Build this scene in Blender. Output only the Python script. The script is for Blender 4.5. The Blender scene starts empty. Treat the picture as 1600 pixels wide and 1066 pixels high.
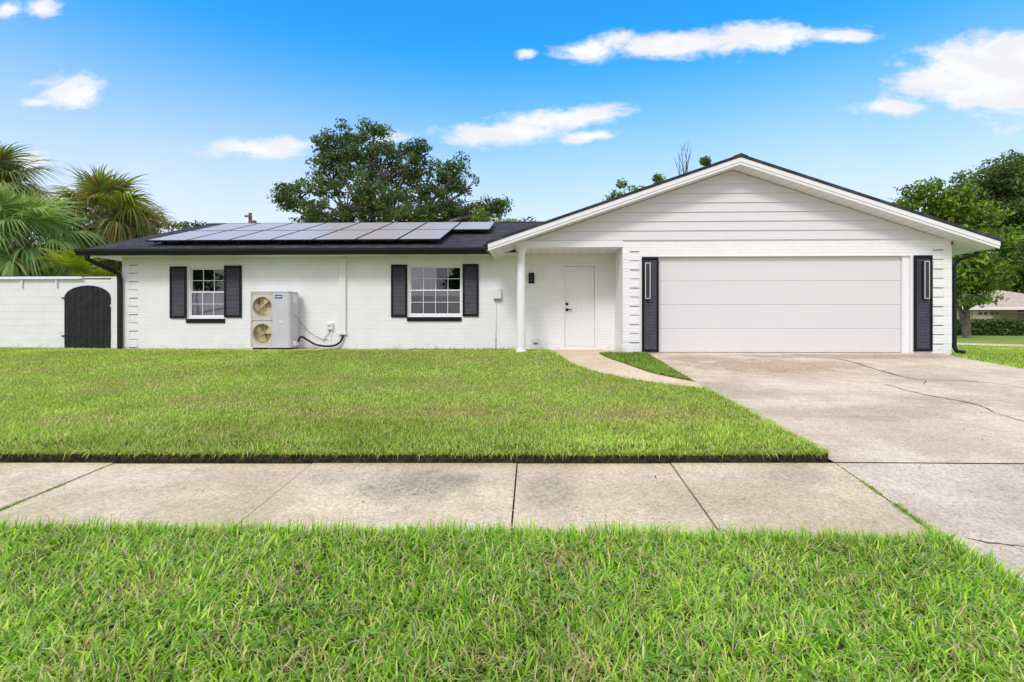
import bpy, bmesh, math, random
import numpy as np
from mathutils import Vector, Matrix
PI = math.pi
R = math.radians
random.seed(7)
rng = np.random.default_rng(7)
C = bpy.context.scene.collection
S = bpy.context.scene

# ------------------------------------------------------------------ camera
F = 780.0                      # focal length in photo pixels (1600 wide)
HOR = 510.0                    # horizon row
PPX = 821.0                    # principal column
CAMZ = 0.59
YAW = math.atan(21.0 / F)
cam_d = bpy.data.cameras.new('camera')
cam = bpy.data.objects.new('camera', cam_d); C.objects.link(cam); S.camera = cam
cam.location = (0, 0, CAMZ)
cam.rotation_euler = (R(90), 0, YAW)
cam_d.sensor_width = 36
cam_d.lens = F / 1600 * 36
cam_d.shift_x = (800 - PPX) / 1600
cam_d.shift_y = (HOR - 533) / 1600
cam_d.clip_end = 3000
cam_d.clip_start = 0.05

def ray(px, py):
    a = (px - PPX) / F; b = -(py - HOR) / F
    return Vector((math.cos(YAW) * a - math.sin(YAW), math.sin(YAW) * a + math.cos(YAW), b))
def P(px, py, Y):
    d = ray(px, py); t = Y / d.y
    return Vector((d.x * t, Y, CAMZ + d.z * t))
def X(px, Y): return P(px, 400, Y).x
def Z(py, Y, px=842): return P(px, py, Y).z

# ------------------------------------------------------------------ light
SUN_EL, SUN_AZ = R(44), R(200)   # azimuth measured like the sky texture's rotation
world = bpy.data.worlds.new('World'); S.world = world
world.use_nodes = True
S.view_settings.view_transform = 'Standard'
S.view_settings.look = 'None'
S.view_settings.exposure = 0.36
S.view_settings.gamma = 1.0

class NT:
    """tiny node-tree helper"""
    def __init__(s, tree): s.t = tree; s.n = tree.nodes; s.l = tree.links
    def new(s, typ, **kw):
        n = s.n.new(typ)
        for k, v in kw.items(): setattr(n, k, v)
        return n
    def put(s, sock, v):
        if isinstance(v, bpy.types.NodeSocket): s.l.new(v, sock)
        else: sock.default_value = v
    def math(s, op, a, b=None, c=None, clamp=False):
        n = s.new('ShaderNodeMath', operation=op, use_clamp=clamp)
        s.put(n.inputs[0], a)
        if b is not None: s.put(n.inputs[1], b)
        if c is not None: s.put(n.inputs[2], c)
        return n.outputs[0]
    def vmath(s, op, a, b=None):
        n = s.new('ShaderNodeVectorMath', operation=op)
        s.put(n.inputs[0], a)
        if b is not None: s.put(n.inputs[1], b)
        return n.outputs['Value'] if op in ('LENGTH', 'DOT_PRODUCT', 'DISTANCE') else n.outputs['Vector']
    def mix(s, f, a, b, mode='MIX'):
        n = s.new('ShaderNodeMix', data_type='RGBA', blend_type=mode)
        s.put(n.inputs[0], f); s.put(n.inputs[6], a if not isinstance(a, tuple) else (*a, 1)[:4]); s.put(n.inputs[7], b if not isinstance(b, tuple) else (*b, 1)[:4])
        return n.outputs[2]
    def noise(s, vec, scale, detail=4, rough=.55, dist=0.0):
        n = s.new('ShaderNodeTexNoise')
        if vec is not None: s.put(n.inputs['Vector'], vec)
        n.inputs['Scale'].default_value = scale; n.inputs['Detail'].default_value = detail
        n.inputs['Roughness'].default_value = rough; n.inputs['Distortion'].default_value = dist
        return n.outputs['Fac']
    def ramp(s, v, lo, hi, a=0.0, b=1.0, smooth=True):
        n = s.new('ShaderNodeMapRange', interpolation_type='SMOOTHSTEP' if smooth else 'LINEAR')
        s.put(n.inputs['Value'], v)
        for i, q in zip((1, 2, 3, 4), (lo, hi, a, b)): n.inputs[i].default_value = q
        return n.outputs[0]
    def xyz(s, v):
        n = s.new('ShaderNodeSeparateXYZ'); s.put(n.inputs[0], v); return n.outputs
    def comb(s, x, y, z):
        n = s.new('ShaderNodeCombineXYZ')
        for i, q in enumerate((x, y, z)): s.put(n.inputs[i], q)
        return n.outputs[0]

def build_world():
    nt = NT(world.node_tree); nt.n.clear()
    tc = nt.new('ShaderNodeTexCoord').outputs['Generated']
    sky = nt.new('ShaderNodeTexSky', sky_type='NISHITA')
    sky.sun_disc = False; sky.sun_elevation = SUN_EL; sky.sun_rotation = SUN_AZ
    sky.air_density = 1.0; sky.dust_density = 0.4; sky.ozone_density = 2.5
    hs = nt.new('ShaderNodeHueSaturation'); nt.put(hs.inputs['Color'], sky.outputs[0])
    hs.inputs['Saturation'].default_value = 1.28; hs.inputs['Value'].default_value = 1.6
    d = nt.xyz(tc)
    yy = nt.math('MAXIMUM', d[1], 0.05)
    u = nt.math('DIVIDE', d[0], yy); v = nt.math('DIVIDE', d[2], yy)
    uv = nt.comb(u, v, 0.0)
    # noise warps the cloud outlines
    n1 = nt.noise(nt.comb(nt.math('MULTIPLY', u, 1.0), nt.math('MULTIPLY', v, 2.2), 0.3), 6.5, 8, .6, .6)
    n2 = nt.noise(nt.comb(nt.math('MULTIPLY', u, 1.0), nt.math('MULTIPLY', v, 1.7), 4.3), 16, 7, .65, .3)
    wob = nt.math('ADD', nt.math('MULTIPLY', nt.math('SUBTRACT', n1, .5), 2.7), nt.math('MULTIPLY', nt.math('SUBTRACT', n2, .5), 1.9))
    clouds = [  # px, py, half-width px, half-height px, tilt (rise/run), strength
        (118, 148, 52, 27, 0.0, 1), (60, 160, 28, 7, 0, .8),
        (400, 232, 82, 15, 0.0, .95), (455, 226, 45, 12, 0, .8),
        (930, 76, 60, 22, .1, 1), (1060, 70, 120, 19, .07, 1), (1200, 60, 110, 23, .06, 1), (1310, 58, 50, 11, 0, .9), (823, 84, 15, 7, 0, .9),
        (790, 208, 90, 20, .05, 1), (880, 186, 105, 18, .04, 1), (925, 212, 45, 10, .1, .9),
        (1560, 112, 135, 54, .1, 1.5), (1450, 128, 55, 18, 0, .9), (1640, 130, 150, 60, 0, 1.1), (1500, 95, 60, 25, .25, 1), (1395, 168, 72, 12, 0, .9),
        (70, 14, 34, 14, 0, .9), (10, 14, 26, 14, 0, .9), (45, 250, 30, 12, 0, .8), (605, 215, 35, 12, 0, .8)]
    mask = None
    for (px, py, a, b, tl, st) in clouds:
        dd = ray(px, py); cu, cv = dd.x / dd.y, dd.z / dd.y
        du = nt.math('SUBTRACT', u, cu)
        dv = nt.math('SUBTRACT', nt.math('SUBTRACT', v, cv), nt.math('MULTIPLY', du, tl))
        q = nt.vmath('LENGTH', nt.comb(nt.math('MULTIPLY', du, F / a), nt.math('MULTIPLY', dv, F / b), 0.0))
        m = nt.math('MULTIPLY', nt.math('SUBTRACT', 1.32, q), st)
        m = nt.math('MAXIMUM', m, -1.0)
        mask = m if mask is None else nt.math('MAXIMUM', mask, m)
    dens = nt.math('ADD', mask, wob)
    dens = nt.ramp(dens, -.05, .95)
    front = nt.ramp(d[1], .0, .15)
    dens = nt.math('MULTIPLY', dens, front)
    # unseen cloud cover behind and overhead, added as soft neutral fill light
    nb = nt.noise(tc, 2.4, 6, .55, .4)
    back = nt.math('ADD', nt.math('MULTIPLY', d[1], -1.0), nt.math('MULTIPLY', nt.math('SUBTRACT', nb, .5), .9))
    back = nt.ramp(back, -.12, .3)
    high = nt.ramp(nt.math('ADD', d[2], nt.math('MULTIPLY', nt.math('SUBTRACT', nb, .5), .4)), .58, .8)
    cover = nt.math('MAXIMUM', back, high)
    # thin pale veil low over the horizon
    low = nt.ramp(d[2], .10, .50, .95, 0.0)
    veil = nt.math('MULTIPLY', low, nt.ramp(nt.noise(uv, 2.0, 4), .25, .75, .78, 1.0))
    tint = nt.mix(nt.ramp(d[2], .05, .50), (1.6, 1.03, 1.0), (.40, 1.42, 1.56))
    blue = nt.mix(1.0, hs.outputs[0], tint, 'MULTIPLY')
    base = nt.mix(veil, blue, (6.8, 7.35, 8.2))
    shade = nt.ramp(n1, .32, .62, 1.06, .90)
    white = nt.mix(1.0, (7.7, 7.75, 8.1), nt.comb(shade, shade, shade), 'MULTIPLY')
    col = nt.mix(dens, base, white)
    nb2 = nt.ramp(nb, .3, .7, .85, 1.1)
    grey = nt.mix(1.0, (8.5, 8.5, 9.2), nt.comb(nb2, nb2, nb2), 'MULTIPLY')
    col = nt.mix(cover, col, grey)
    bg = nt.new('ShaderNodeBackground'); nt.put(bg.inputs[0], col); bg.inputs[1].default_value = 0.1
    out = nt.new('ShaderNodeOutputWorld'); nt.l.new(bg.outputs[0], out.inputs[0])
build_world()

sun_d = bpy.data.lights.new('sun', 'SUN'); sun = bpy.data.objects.new('sun', sun_d); C.objects.link(sun)
sun_d.energy = 1.3; sun_d.angle = R(14); sun_d.color = (1.0, .965, .945)
# sky texture: rotation 0 puts the sun at +Y, turning clockwise seen from above
sd = Vector((math.sin(SUN_AZ) * math.cos(SUN_EL), math.cos(SUN_AZ) * math.cos(SUN_EL), math.sin(SUN_EL)))
sun.rotation_euler = sd.to_track_quat('Z', 'Y').to_euler()
sun.location = sd * 60

# ------------------------------------------------------------------ materials
MATS = {}
def material(name, col, rough=.6, spec=.4, metal=0.0, col2=None, scale=8, detail=5, lo=.35, hi=.65, bump=0, bscale=60, bdist=.004, extra=None, coat=0):
    if name in MATS: return MATS[name]
    m = bpy.data.materials.new(name); m.use_nodes = True; MATS[name] = m
    nt = NT(m.node_tree); bs = m.node_tree.nodes['Principled BSDF']
    oc = nt.new('ShaderNodeTexCoord').outputs['Object']
    c = (*col, 1)
    if col2:
        c = nt.mix(nt.ramp(nt.noise(oc, scale, detail), lo, hi), col, col2)
    bs.inputs['Roughness'].default_value = rough
    bs.inputs['Specular IOR Level'].default_value = spec
    bs.inputs['Metallic'].default_value = metal
    bs.inputs['Coat Weight'].default_value = coat
    h = None
    if bump:
        h = nt.math('MULTIPLY', nt.noise(oc, bscale, 4), bump)
    if extra:
        c, h = extra(nt, oc, c, h, bs)
    nt.put(bs.inputs['Base Color'], c)
    if h is not None:
        b = nt.new('ShaderNodeBump'); b.inputs['Distance'].default_value = bdist
        b.inputs['Strength'].default_value = 1.0
        nt.put(b.inputs['Height'], h); nt.l.new(b.outputs[0], bs.inputs['Normal'])
    return m

def brick_extra(ch=.0667, cw=.205, mort=(.58, .575, .57), dirt=True):
    def f(nt, oc, c, h, bs):
        o = nt.xyz(oc)
        wv = nt.math('MULTIPLY', nt.math('SUBTRACT', nt.noise(oc, 2.2, 3), .5), .006)
        uv = nt.comb(nt.math('ADD', o[0], o[1]), nt.math('ADD', o[2], wv), 0.0)
        b = nt.new('ShaderNodeTexBrick'); nt.put(b.inputs['Vector'], uv)
        b.inputs['Scale'].default_value = 1; b.inputs['Brick Width'].default_value = cw
        b.inputs['Row Height'].default_value = ch; b.inputs['Mortar Size'].default_value = .004
        b.inputs['Mortar Smooth'].default_value = .6
        row = nt.math('PINGPONG', nt.math('ADD', o[2], wv), ch / 2)
        bed = nt.ramp(row, .0, .006, 1, 0)
        vary = nt.ramp(nt.noise(nt.comb(nt.math('MULTIPLY', nt.math('ADD', o[0], o[1]), .8), nt.math('MULTIPLY', o[2], 9.0), 0.0), 1.7, 4), .35, .68, .10, .75)
        c2 = nt.mix(nt.math('MULTIPLY', bed, vary), c, mort)
        if dirt:
            low = nt.math('MULTIPLY', nt.ramp(o[2], .0, .22, 1, 0), nt.ramp(nt.noise(oc, 7, 6), .42, .72))
            c2 = nt.mix(nt.math('MULTIPLY', low, .5), c2, (.40, .36, .29))
        hh = nt.math('SUBTRACT', nt.math('MULTIPLY', nt.noise(oc, 45, 5), .30), nt.math('ADD', nt.math('MULTIPLY', b.outputs['Fac'], .22), nt.math('MULTIPLY', bed, .6)))
        return c2, hh
    return f
M = {}
M['brick'] = material('painted_brick', (.89, .885, .91), .55, .3, col2=(.85, .845, .87), scale=3, extra=brick_extra(), bdist=.003)
M['block'] = material('painted_block', (.84, .835, .865), .6, .3, col2=(.78, .78, .80), scale=2, extra=brick_extra(.2, .4, (.5, .5, .5)), bdist=.004)
M['white'] = material('white_paint', (.81, .805, .83), .45, .4, col2=(.78, .775, .80), scale=5, bump=.3, bscale=30, bdist=.002)
def siding_x(nt, oc, c, h, bs):
    o = nt.xyz(oc)
    g = nt.noise(nt.comb(nt.math('MULTIPLY', o[0], .12), o[1], o[2]), 70, 3)
    st = nt.noise(nt.comb(nt.math('MULTIPLY', o[0], 4.0), 0.0, nt.math('MULTIPLY', o[2], .5)), 1.2, 4)
    return nt.mix(nt.ramp(st, .5, .8, 0, .18), c, (.62, .61, .58)), nt.math('MULTIPLY', g, .3)
M['siding'] = material('siding_paint', (.72, .71, .74), .5, .35, extra=siding_x, bdist=.002)
M['trim'] = material('trim_paint', (.83, .825, .85), .4, .4)
def soffit_x(nt, oc, c, h, bs):
    o = nt.xyz(oc)
    w = nt.math('PINGPONG', o[0], .10)
    l = nt.ramp(w, .0, .012, 1, 0)
    l2 = nt.ramp(nt.math('PINGPONG', nt.math('ADD', o[0], .03), .10), .0, .007, 1, 0)
    return nt.mix(nt.math('MULTIPLY', l, .6), c, (.40, .39, .37)), nt.math('SUBTRACT', 0.0, l)
M['soffit'] = material('soffit_vinyl', (.80, .795, .81), .5, .3, extra=soffit_x)
def door_x(nt, oc, c, h, bs):
    o = nt.xyz(oc)
    g = nt.noise(nt.comb(nt.math('MULTIPLY', o[0], .35), 0.0, o[2]), 90, 3)
    low = nt.math('MULTIPLY', nt.ramp(o[2], .0, .1, 1, 0), nt.ramp(nt.noise(oc, 5, 6), .4, .7))
    return nt.mix(nt.math('MULTIPLY', low, .4), c, (.5, .46, .4)), nt.math('MULTIPLY', g, .35)
M['gdoor'] = material('garage_door_paint', (.70, .69, .71), .42, .4, extra=door_x, bdist=.002)
M['black'] = material('black_metal', (.008, .008, .009), .45, .28, col2=(.014, .014, .015), scale=20)
M['shut_frame'] = material('shutter_frame_paint', (.007, .007, .011), .5, .22)
M['shut'] = material('shutter_louver_paint', (.085, .080, .105), .5, .35, col2=(.065, .062, .085), scale=9)
M['gate'] = material('gate_wood_paint', (.012, .013, .018), .6, .25, col2=(.024, .023, .028), scale=6, bump=.8, bscale=25, bdist=.003)
def shingle_x(nt, oc, c, h, bs):
    o = nt.xyz(oc)
    g = nt.new('ShaderNodeNewGeometry'); nn = nt.xyz(g.outputs['True Normal'])
    steep = nt.ramp(nt.math('ABSOLUTE', nn[0]), .1, .2)
    u = nt.math('ADD', nt.math('MULTIPLY', o[0], nt.math('SUBTRACT', 1.0, steep)), nt.math('MULTIPLY', o[1], steep))
    v = nt.math('ADD', nt.math('MULTIPLY', o[1], nt.math('SUBTRACT', 1.0, steep)), nt.math('MULTIPLY', o[0], steep))
    b = nt.new('ShaderNodeTexBrick'); nt.put(b.inputs['Vector'], nt.comb(u, v, 0.0))
    b.inputs['Scale'].default_value = 1; b.inputs['Brick Width'].default_value = .22; b.inputs['Row Height'].default_value = .135
    b.inputs['Mortar Size'].default_value = .006
    b.inputs['Color1'].default_value = (.55, .55, .55, 1); b.inputs['Color2'].default_value = (1.25, 1.22, 1.2, 1); b.inputs['Mortar'].default_value = (.25, .25, .25, 1)
    gr = nt.ramp(nt.noise(oc, 180, 3), .3, .7, .6, 1.5)
    c2 = nt.mix(1.0, nt.mix(1.0, c, b.outputs['Color'], 'MULTIPLY'), nt.comb(gr, gr, gr), 'MULTIPLY')
    return c2, nt.math('SUBTRACT', nt.math('MULTIPLY', nt.noise(oc, 120, 3), .6), b.outputs['Fac'])
M['shingle'] = material('asphalt_shingle', (.062, .060, .070), .85, .25, col2=(.038, .037, .043), scale=2.5, extra=shingle_x, bdist=.006)
M['groove'] = material('dark_grey_strip', (.12, .115, .11), .8, .1, col2=(.22, .21, .2), scale=12)
M['steel'] = material('brushed_steel', (.62, .61, .60), .35, .5, metal=.8)
M['lampglass'] = material('dark_lamp_glass', (.012, .012, .015), .12, .5)
M['acbody'] = material('ac_enamel', (.58, .58, .61), .38, .45, col2=(.54, .54, .57), scale=3)
M['acside'] = material('ac_side_panel', (.42, .44, .46), .4, .45)
def rust_x(nt, oc, c, h, bs):
    o = nt.xyz(oc)
    s = nt.noise(nt.comb(nt.math('MULTIPLY', o[0], 16.0), 0.0, nt.math('MULTIPLY', o[2], 1.1)), 1.0, 4)
    return nt.mix(nt.ramp(s, .50, .62), c, (.17, .08, .03)), None
M['accoil'] = material('ac_fan_well', (.50, .40, .19), .5, .4, extra=rust_x)
M['acblade'] = material('ac_fan_blade', (.66, .58, .32), .45, .4)
M['acgrille'] = material('ac_wire_grille', (.40, .33, .22), .4, .5)
M['acgrey'] = material('ac_fan_panel', (.58, .53, .49), .5, .4)
M['blue'] = material('blue_label', (.02, .13, .36), .4, .4)
M['label'] = material('label_white', (.75, .77, .78), .4, .4)
M['rubber'] = material('black_foam_insulation', (.02, .02, .022), .7, .3)
M['greycable'] = material('grey_cable', (.18, .18, .18), .5, .4)
M['blind'] = material('window_blind', (.88, .84, .90), .7, .2)
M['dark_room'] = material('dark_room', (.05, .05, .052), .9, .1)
M['panelframe'] = material('solar_frame', (.012, .012, .014), .35, .5)
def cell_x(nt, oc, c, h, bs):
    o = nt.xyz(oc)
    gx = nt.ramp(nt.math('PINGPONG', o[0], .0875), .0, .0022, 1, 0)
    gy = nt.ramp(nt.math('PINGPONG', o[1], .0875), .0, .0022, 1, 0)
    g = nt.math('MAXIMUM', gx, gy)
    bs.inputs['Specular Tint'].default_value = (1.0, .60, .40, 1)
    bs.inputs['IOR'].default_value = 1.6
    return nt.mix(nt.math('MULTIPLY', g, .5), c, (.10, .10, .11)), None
M['cell'] = material('solar_glass', (.52, .44, .39), .27, .5, extra=cell_x)  # pale warm base and tint stand in for reflected grey sky
def glass_mat():
    m = bpy.data.materials.new('window_glass'); m.use_nodes = True
    nt = NT(m.node_tree); nt.n.clear()
    fr = nt.new('ShaderNodeFresnel'); fr.inputs[0].default_value = 1.9
    oc = nt.new('ShaderNodeTexCoord').outputs['Object']
    gl = nt.new('ShaderNodeBsdfGlossy'); gl.inputs['Roughness'].default_value = .015
    gl.inputs['Color'].default_value = (.95, .96, 1, 1)
    b = nt.new('ShaderNodeBump'); b.inputs['Distance'].default_value = .004; nt.put(b.inputs['Height'], nt.math('MULTIPLY', nt.noise(oc, 1.5, 1), .35))
    nt.l.new(b.outputs[0], gl.inputs['Normal'])
    tr = nt.new('ShaderNodeBsdfTransparent'); tr.inputs[0].default_value = (.85, .87, .87, 1)
    mx = nt.new('ShaderNodeMixShader'); nt.l.new(fr.outputs[0], mx.inputs[0]); nt.l.new(tr.outputs[0], mx.inputs[1]); nt.l.new(gl.outputs[0], mx.inputs[2])
    out = nt.new('ShaderNodeOutputMaterial'); nt.l.new(mx.outputs[0], out.inputs[0])
    return m
M['glass'] = glass_mat()

def blobmask(nt, oc, cx, cy, rx, ry, soft=.5, nscale=2.5, amp=1.0):
    o = nt.xyz(oc)
    q = nt.vmath('LENGTH', nt.comb(nt.math('DIVIDE', nt.math('SUBTRACT', o[0], cx), rx), nt.math('DIVIDE', nt.math('SUBTRACT', o[1], cy), ry), 0.0))
    q = nt.math('ADD', q, nt.math('MULTIPLY', nt.math('SUBTRACT', nt.noise(oc, nscale, 5), .5), amp))
    return nt.ramp(q, 1.0 - soft, 1.0 + soft, 1, 0)

# ------------------------------------------------------------------ mesh helpers
def finish(name, bm, mat, parent=None, smooth=False, bevel=0, segs=2):
    me = bpy.data.meshes.new(name); bm.to_mesh(me); bm.free()
    for m in (mat if isinstance(mat, (list, tuple)) else [mat]): me.materials.append(m)
    o = bpy.data.objects.new(name, me); C.objects.link(o)
    if parent is not None:
        o.parent = parent
    if smooth:
        for p in me.polygons: p.use_smooth = True
    if bevel:
        b = o.modifiers.new('bevel', 'BEVEL'); b.width = bevel; b.segments = segs; b.limit_method = 'ANGLE'
    return o
def bx(bm, x0, x1, y0, y1, z0, z1, mi=0):
    vs = [bm.verts.new(p) for p in ((x0, y0, z0), (x1, y0, z0), (x1, y1, z0), (x0, y1, z0), (x0, y0, z1), (x1, y0, z1), (x1, y1, z1), (x0, y1, z1))]
    for f in ((3, 2, 1, 0), (4, 5, 6, 7), (0, 1, 5, 4), (1, 2, 6, 5), (2, 3, 7, 6), (3, 0, 4, 7)):
        bm.faces.new([vs[i] for i in f]).material_index = mi
def prism(bm, pts, axis, a, b, mi=0):
    """pts: 2D outline (ccw), extruded from a to b along axis ('y': pts are x,z; 'x': pts are y,z; 'z': pts are x,y)"""
    def mk(p, t):
        return {'y': (p[0], t, p[1]), 'x': (t, p[0], p[1]), 'z': (p[0], p[1], t)}[axis]
    A = [bm.verts.new(mk(p, a)) for p in pts]; B = [bm.verts.new(mk(p, b)) for p in pts]
    n = len(pts)
    fs = [bm.faces.new(A[::-1]), bm.faces.new(B)]
    for i in range(n): fs.append(bm.faces.new([A[i], A[(i + 1) % n], B[(i + 1) % n], B[i]]))
    for f in fs: f.material_index = mi
    bmesh.ops.recalc_face_normals(bm, faces=fs)
def tube(bm, pts, rad, n=8, cap=True, mi=0):
    pts = [Vector(p) for p in pts]
    rr = rad if isinstance(rad, (list, tuple)) else [rad] * len(pts)
    rings = []
    up = Vector((0, 0, 1))
    t0 = (pts[1] - pts[0]).normalized()
    s = t0.cross(up if abs(t0.z) < .9 else Vector((1, 0, 0))).normalized()
    for i, p in enumerate(pts):
        t = (pts[min(i + 1, len(pts) - 1)] - pts[max(i - 1, 0)]).normalized()
        s = (s - t * s.dot(t)).normalized(); w = t.cross(s)
        rings.append([bm.verts.new(p + (s * math.cos(2 * PI * k / n) + w * math.sin(2 * PI * k / n)) * rr[i]) for k in range(n)])
    for i in range(len(rings) - 1):
        for k in range(n):
            f = bm.faces.new([rings[i][k], rings[i][(k + 1) % n], rings[i + 1][(k + 1) % n], rings[i + 1][k]]); f.material_index = mi; f.smooth = True
    if cap:
        bm.faces.new(rings[0][::-1]).material_index = mi; bm.faces.new(rings[-1]).material_index = mi
def lathe(bm, cx, cy, prof, n=24, flute=0):
    rings = []
    for (r, z) in prof:
        rings.append([bm.verts.new((cx + r * math.cos(2 * PI * k / n), cy + r * math.sin(2 * PI * k / n), z)) for k in range(n)])
    for i in range(len(rings) - 1):
        for k in range(n):
            bm.faces.new([rings[i][k], rings[i][(k + 1) % n], rings[i + 1][(k + 1) % n], rings[i + 1][k]]).smooth = True
    bm.faces.new(rings[0][::-1]); bm.faces.new(rings[-1])
def spline(pts, n=8):
    out = []
    P_ = [Vector(p) for p in pts]
    P_ = [P_[0] * 2 - P_[1]] + P_ + [P_[-1] * 2 - P_[-2]]
    for i in range(1, len(P_) - 2):
        for k in range(n):
            t = k / n
            a, b, c, d = P_[i - 1], P_[i], P_[i + 1], P_[i + 2]
            out.append(.5 * ((2 * b) + (c - a) * t + (2 * a - 5 * b + 4 * c - d) * t * t + (3 * b - a - 3 * c + d) * t ** 3))
    out.append(P_[-2]); return out
def tag(o, label=None, cat=None, group=None, kind=None):
    if label: o['label'] = label
    if cat: o['category'] = cat
    if group: o['group'] = group
    if kind: o['kind'] = kind
    return o
def thing(name, label, cat, loc=(0, 0, 0), group=None, rz=0):
    o = bpy.data.objects.new(name, None); C.objects.link(o); o.location = loc; o.rotation_euler = (0, 0, rz)
    o.empty_display_size = .2
    return tag(o, label, cat, group)
def adopt(child, root):
    """parent a mesh made in world coordinates under a root placed elsewhere, by moving its vertices"""
    child.data.transform(Matrix.Translation(-Vector(root.location)))
    child.parent = root
    return child
def copy_tree(o, parent=None):
    c = o.copy(); C.objects.link(c); c.parent = parent
    for ch in list(o.children): copy_tree(ch, c)
    return c
def npmesh(name, verts, tris, mat, cols=None, parent=None, smooth=False):
    me = bpy.data.meshes.new(name)
    nv, nt_ = len(verts), len(tris)
    me.vertices.add(nv); me.vertices.foreach_set('co', np.ascontiguousarray(verts, dtype=np.float32).ravel())
    me.loops.add(nt_ * 3); me.loops.foreach_set('vertex_index', np.ascontiguousarray(tris, dtype=np.int32).ravel())
    me.polygons.add(nt_); me.polygons.foreach_set('loop_start', np.arange(0, nt_ * 3, 3, dtype=np.int32))
    me.polygons.foreach_set('loop_total', np.full(nt_, 3, dtype=np.int32))
    me.update(calc_edges=True)
    if cols is not None:
        a = me.color_attributes.new('tint', 'FLOAT_COLOR', 'POINT')
        c4 = np.ones((nv, 4), dtype=np.float32); c4[:, :3] = cols
        a.data.foreach_set('color', c4.ravel())
    me.materials.append(mat)
    o = bpy.data.objects.new(name, me); C.objects.link(o)
    if parent is not None: o.parent = parent
    return o
def vnoise(x, y, s=1.0, seed=0):
    x = np.asarray(x) / s + seed * 17.31; y = np.asarray(y) / s + seed * 9.77
    def h(i, j):
        v = np.sin(i * 127.1 + j * 311.7 + seed * 3.3) * 43758.5453
        return v - np.floor(v)
    i, j = np.floor(x), np.floor(y); fx, fy = x - i, y - j
    fx = fx * fx * (3 - 2 * fx); fy = fy * fy * (3 - 2 * fy)
    return (h(i, j) * (1 - fx) + h(i + 1, j) * fx) * (1 - fy) + (h(i, j + 1) * (1 - fx) + h(i + 1, j + 1) * fx) * fy
def fbm(x, y, s, seed=0):
    return (vnoise(x, y, s, seed) * .5 + vnoise(x, y, s / 2.1, seed + 1) * .3 + vnoise(x, y, s / 4.3, seed + 2) * .2)

# ------------------------------------------------------------------ terrain heights
Y1, Y2, Y3 = 11.14, 4.14, 2.92           # garage wall, far and near edge of the pavement
def hc(y):
    """height of the paved surfaces"""
    if y >= Y1: return 0.0
    if y >= Y2: return -.54 * (Y1 - y) / (Y1 - Y2)
    if y >= -0.6: return -.54 - .086 * (Y2 - y) * (1 if y >= Y3 else 1) if y >= Y3 else -.54 - .086 * (Y2 - Y3) - .05 * (Y3 - y)
    return -.54 - .086 * (Y2 - Y3) - .05 * (Y3 + .6)
def G(px, py, dz=0.0):
    d = ray(px, py); t0, t1 = .5, 200.0
    for i in range(60):
        tm = (t0 + t1) / 2
        p = d * tm
        if CAMZ + p.z > hc(p.y) + dz: t0 = tm
        else: t1 = tm
    p = d * t0
    return (p.x, p.y)
def hl(x, y):
    """lawn soil surface: a few centimetres above the pavement edge"""
    e = max(0.0, min(1.0, (y - Y2) / 3.0))
    return hc(y) + .060 * (1 - e) + .012 * e + .012 * math.sin(x * 1.3 + y * .9) * e * (1 - min(1, max(0, (y - 10) / 1.5)))
def sheet(name, polys, zf, mat, thick=0.0, cell=.5, parent=None, mi=None, offs=None):
    bm = bmesh.new()
    for k, poly in enumerate(polys):
        b2 = bmesh.new()
        f = b2.faces.new([b2.verts.new((p[0], p[1], 0)) for p in poly])
        if f.normal.z < 0: pass
        bmesh.ops.recalc_face_normals(b2, faces=b2.faces)
        b2.normal_update()
        for f in b2.faces:
            if f.normal.z < 0: f.normal_flip()
        if len(poly) > 4: bmesh.ops.triangulate(b2, faces=b2.faces)
        xs = [p[0] for p in poly]; ys = [p[1] for p in poly]
        for (ax, lo, hi) in ((0, min(xs), max(xs)), (1, min(ys), max(ys))):
            q = math.ceil(lo / cell) * cell
            brk = []
            while q < hi: brk.append(q); q += cell
            if ax == 1: brk += [v for v in (Y1, Y2, Y3) if lo < v < hi]
            for q in brk:
                co = [0, 0, 0]; co[ax] = q; no = [0, 0, 0]; no[ax] = 1
                bmesh.ops.bisect_plane(b2, geom=b2.verts[:] + b2.edges[:] + b2.faces[:], plane_co=co, plane_no=no)
        off = offs[k] if offs else 0
        if thick:
            r = bmesh.ops.extrude_face_region(b2, geom=b2.faces[:])
            nv = [v for v in r['geom'] if isinstance(v, bmesh.types.BMVert)]
            top = set(nv)
            for v in b2.verts:
                z = zf(v.co.x, v.co.y) + off
                v.co.z = z if v in top else z - thick
        else:
            for v in b2.verts: v.co.z = zf(v.co.x, v.co.y) + off
        for f in b2.faces: f.material_index = mi[k] if mi else 0
        me = bpy.data.meshes.new('t'); b2.to_mesh(me); b2.free(); bm.from_mesh(me); bpy.data.meshes.remove(me)
    return finish(name, bm, mat, parent)

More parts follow.
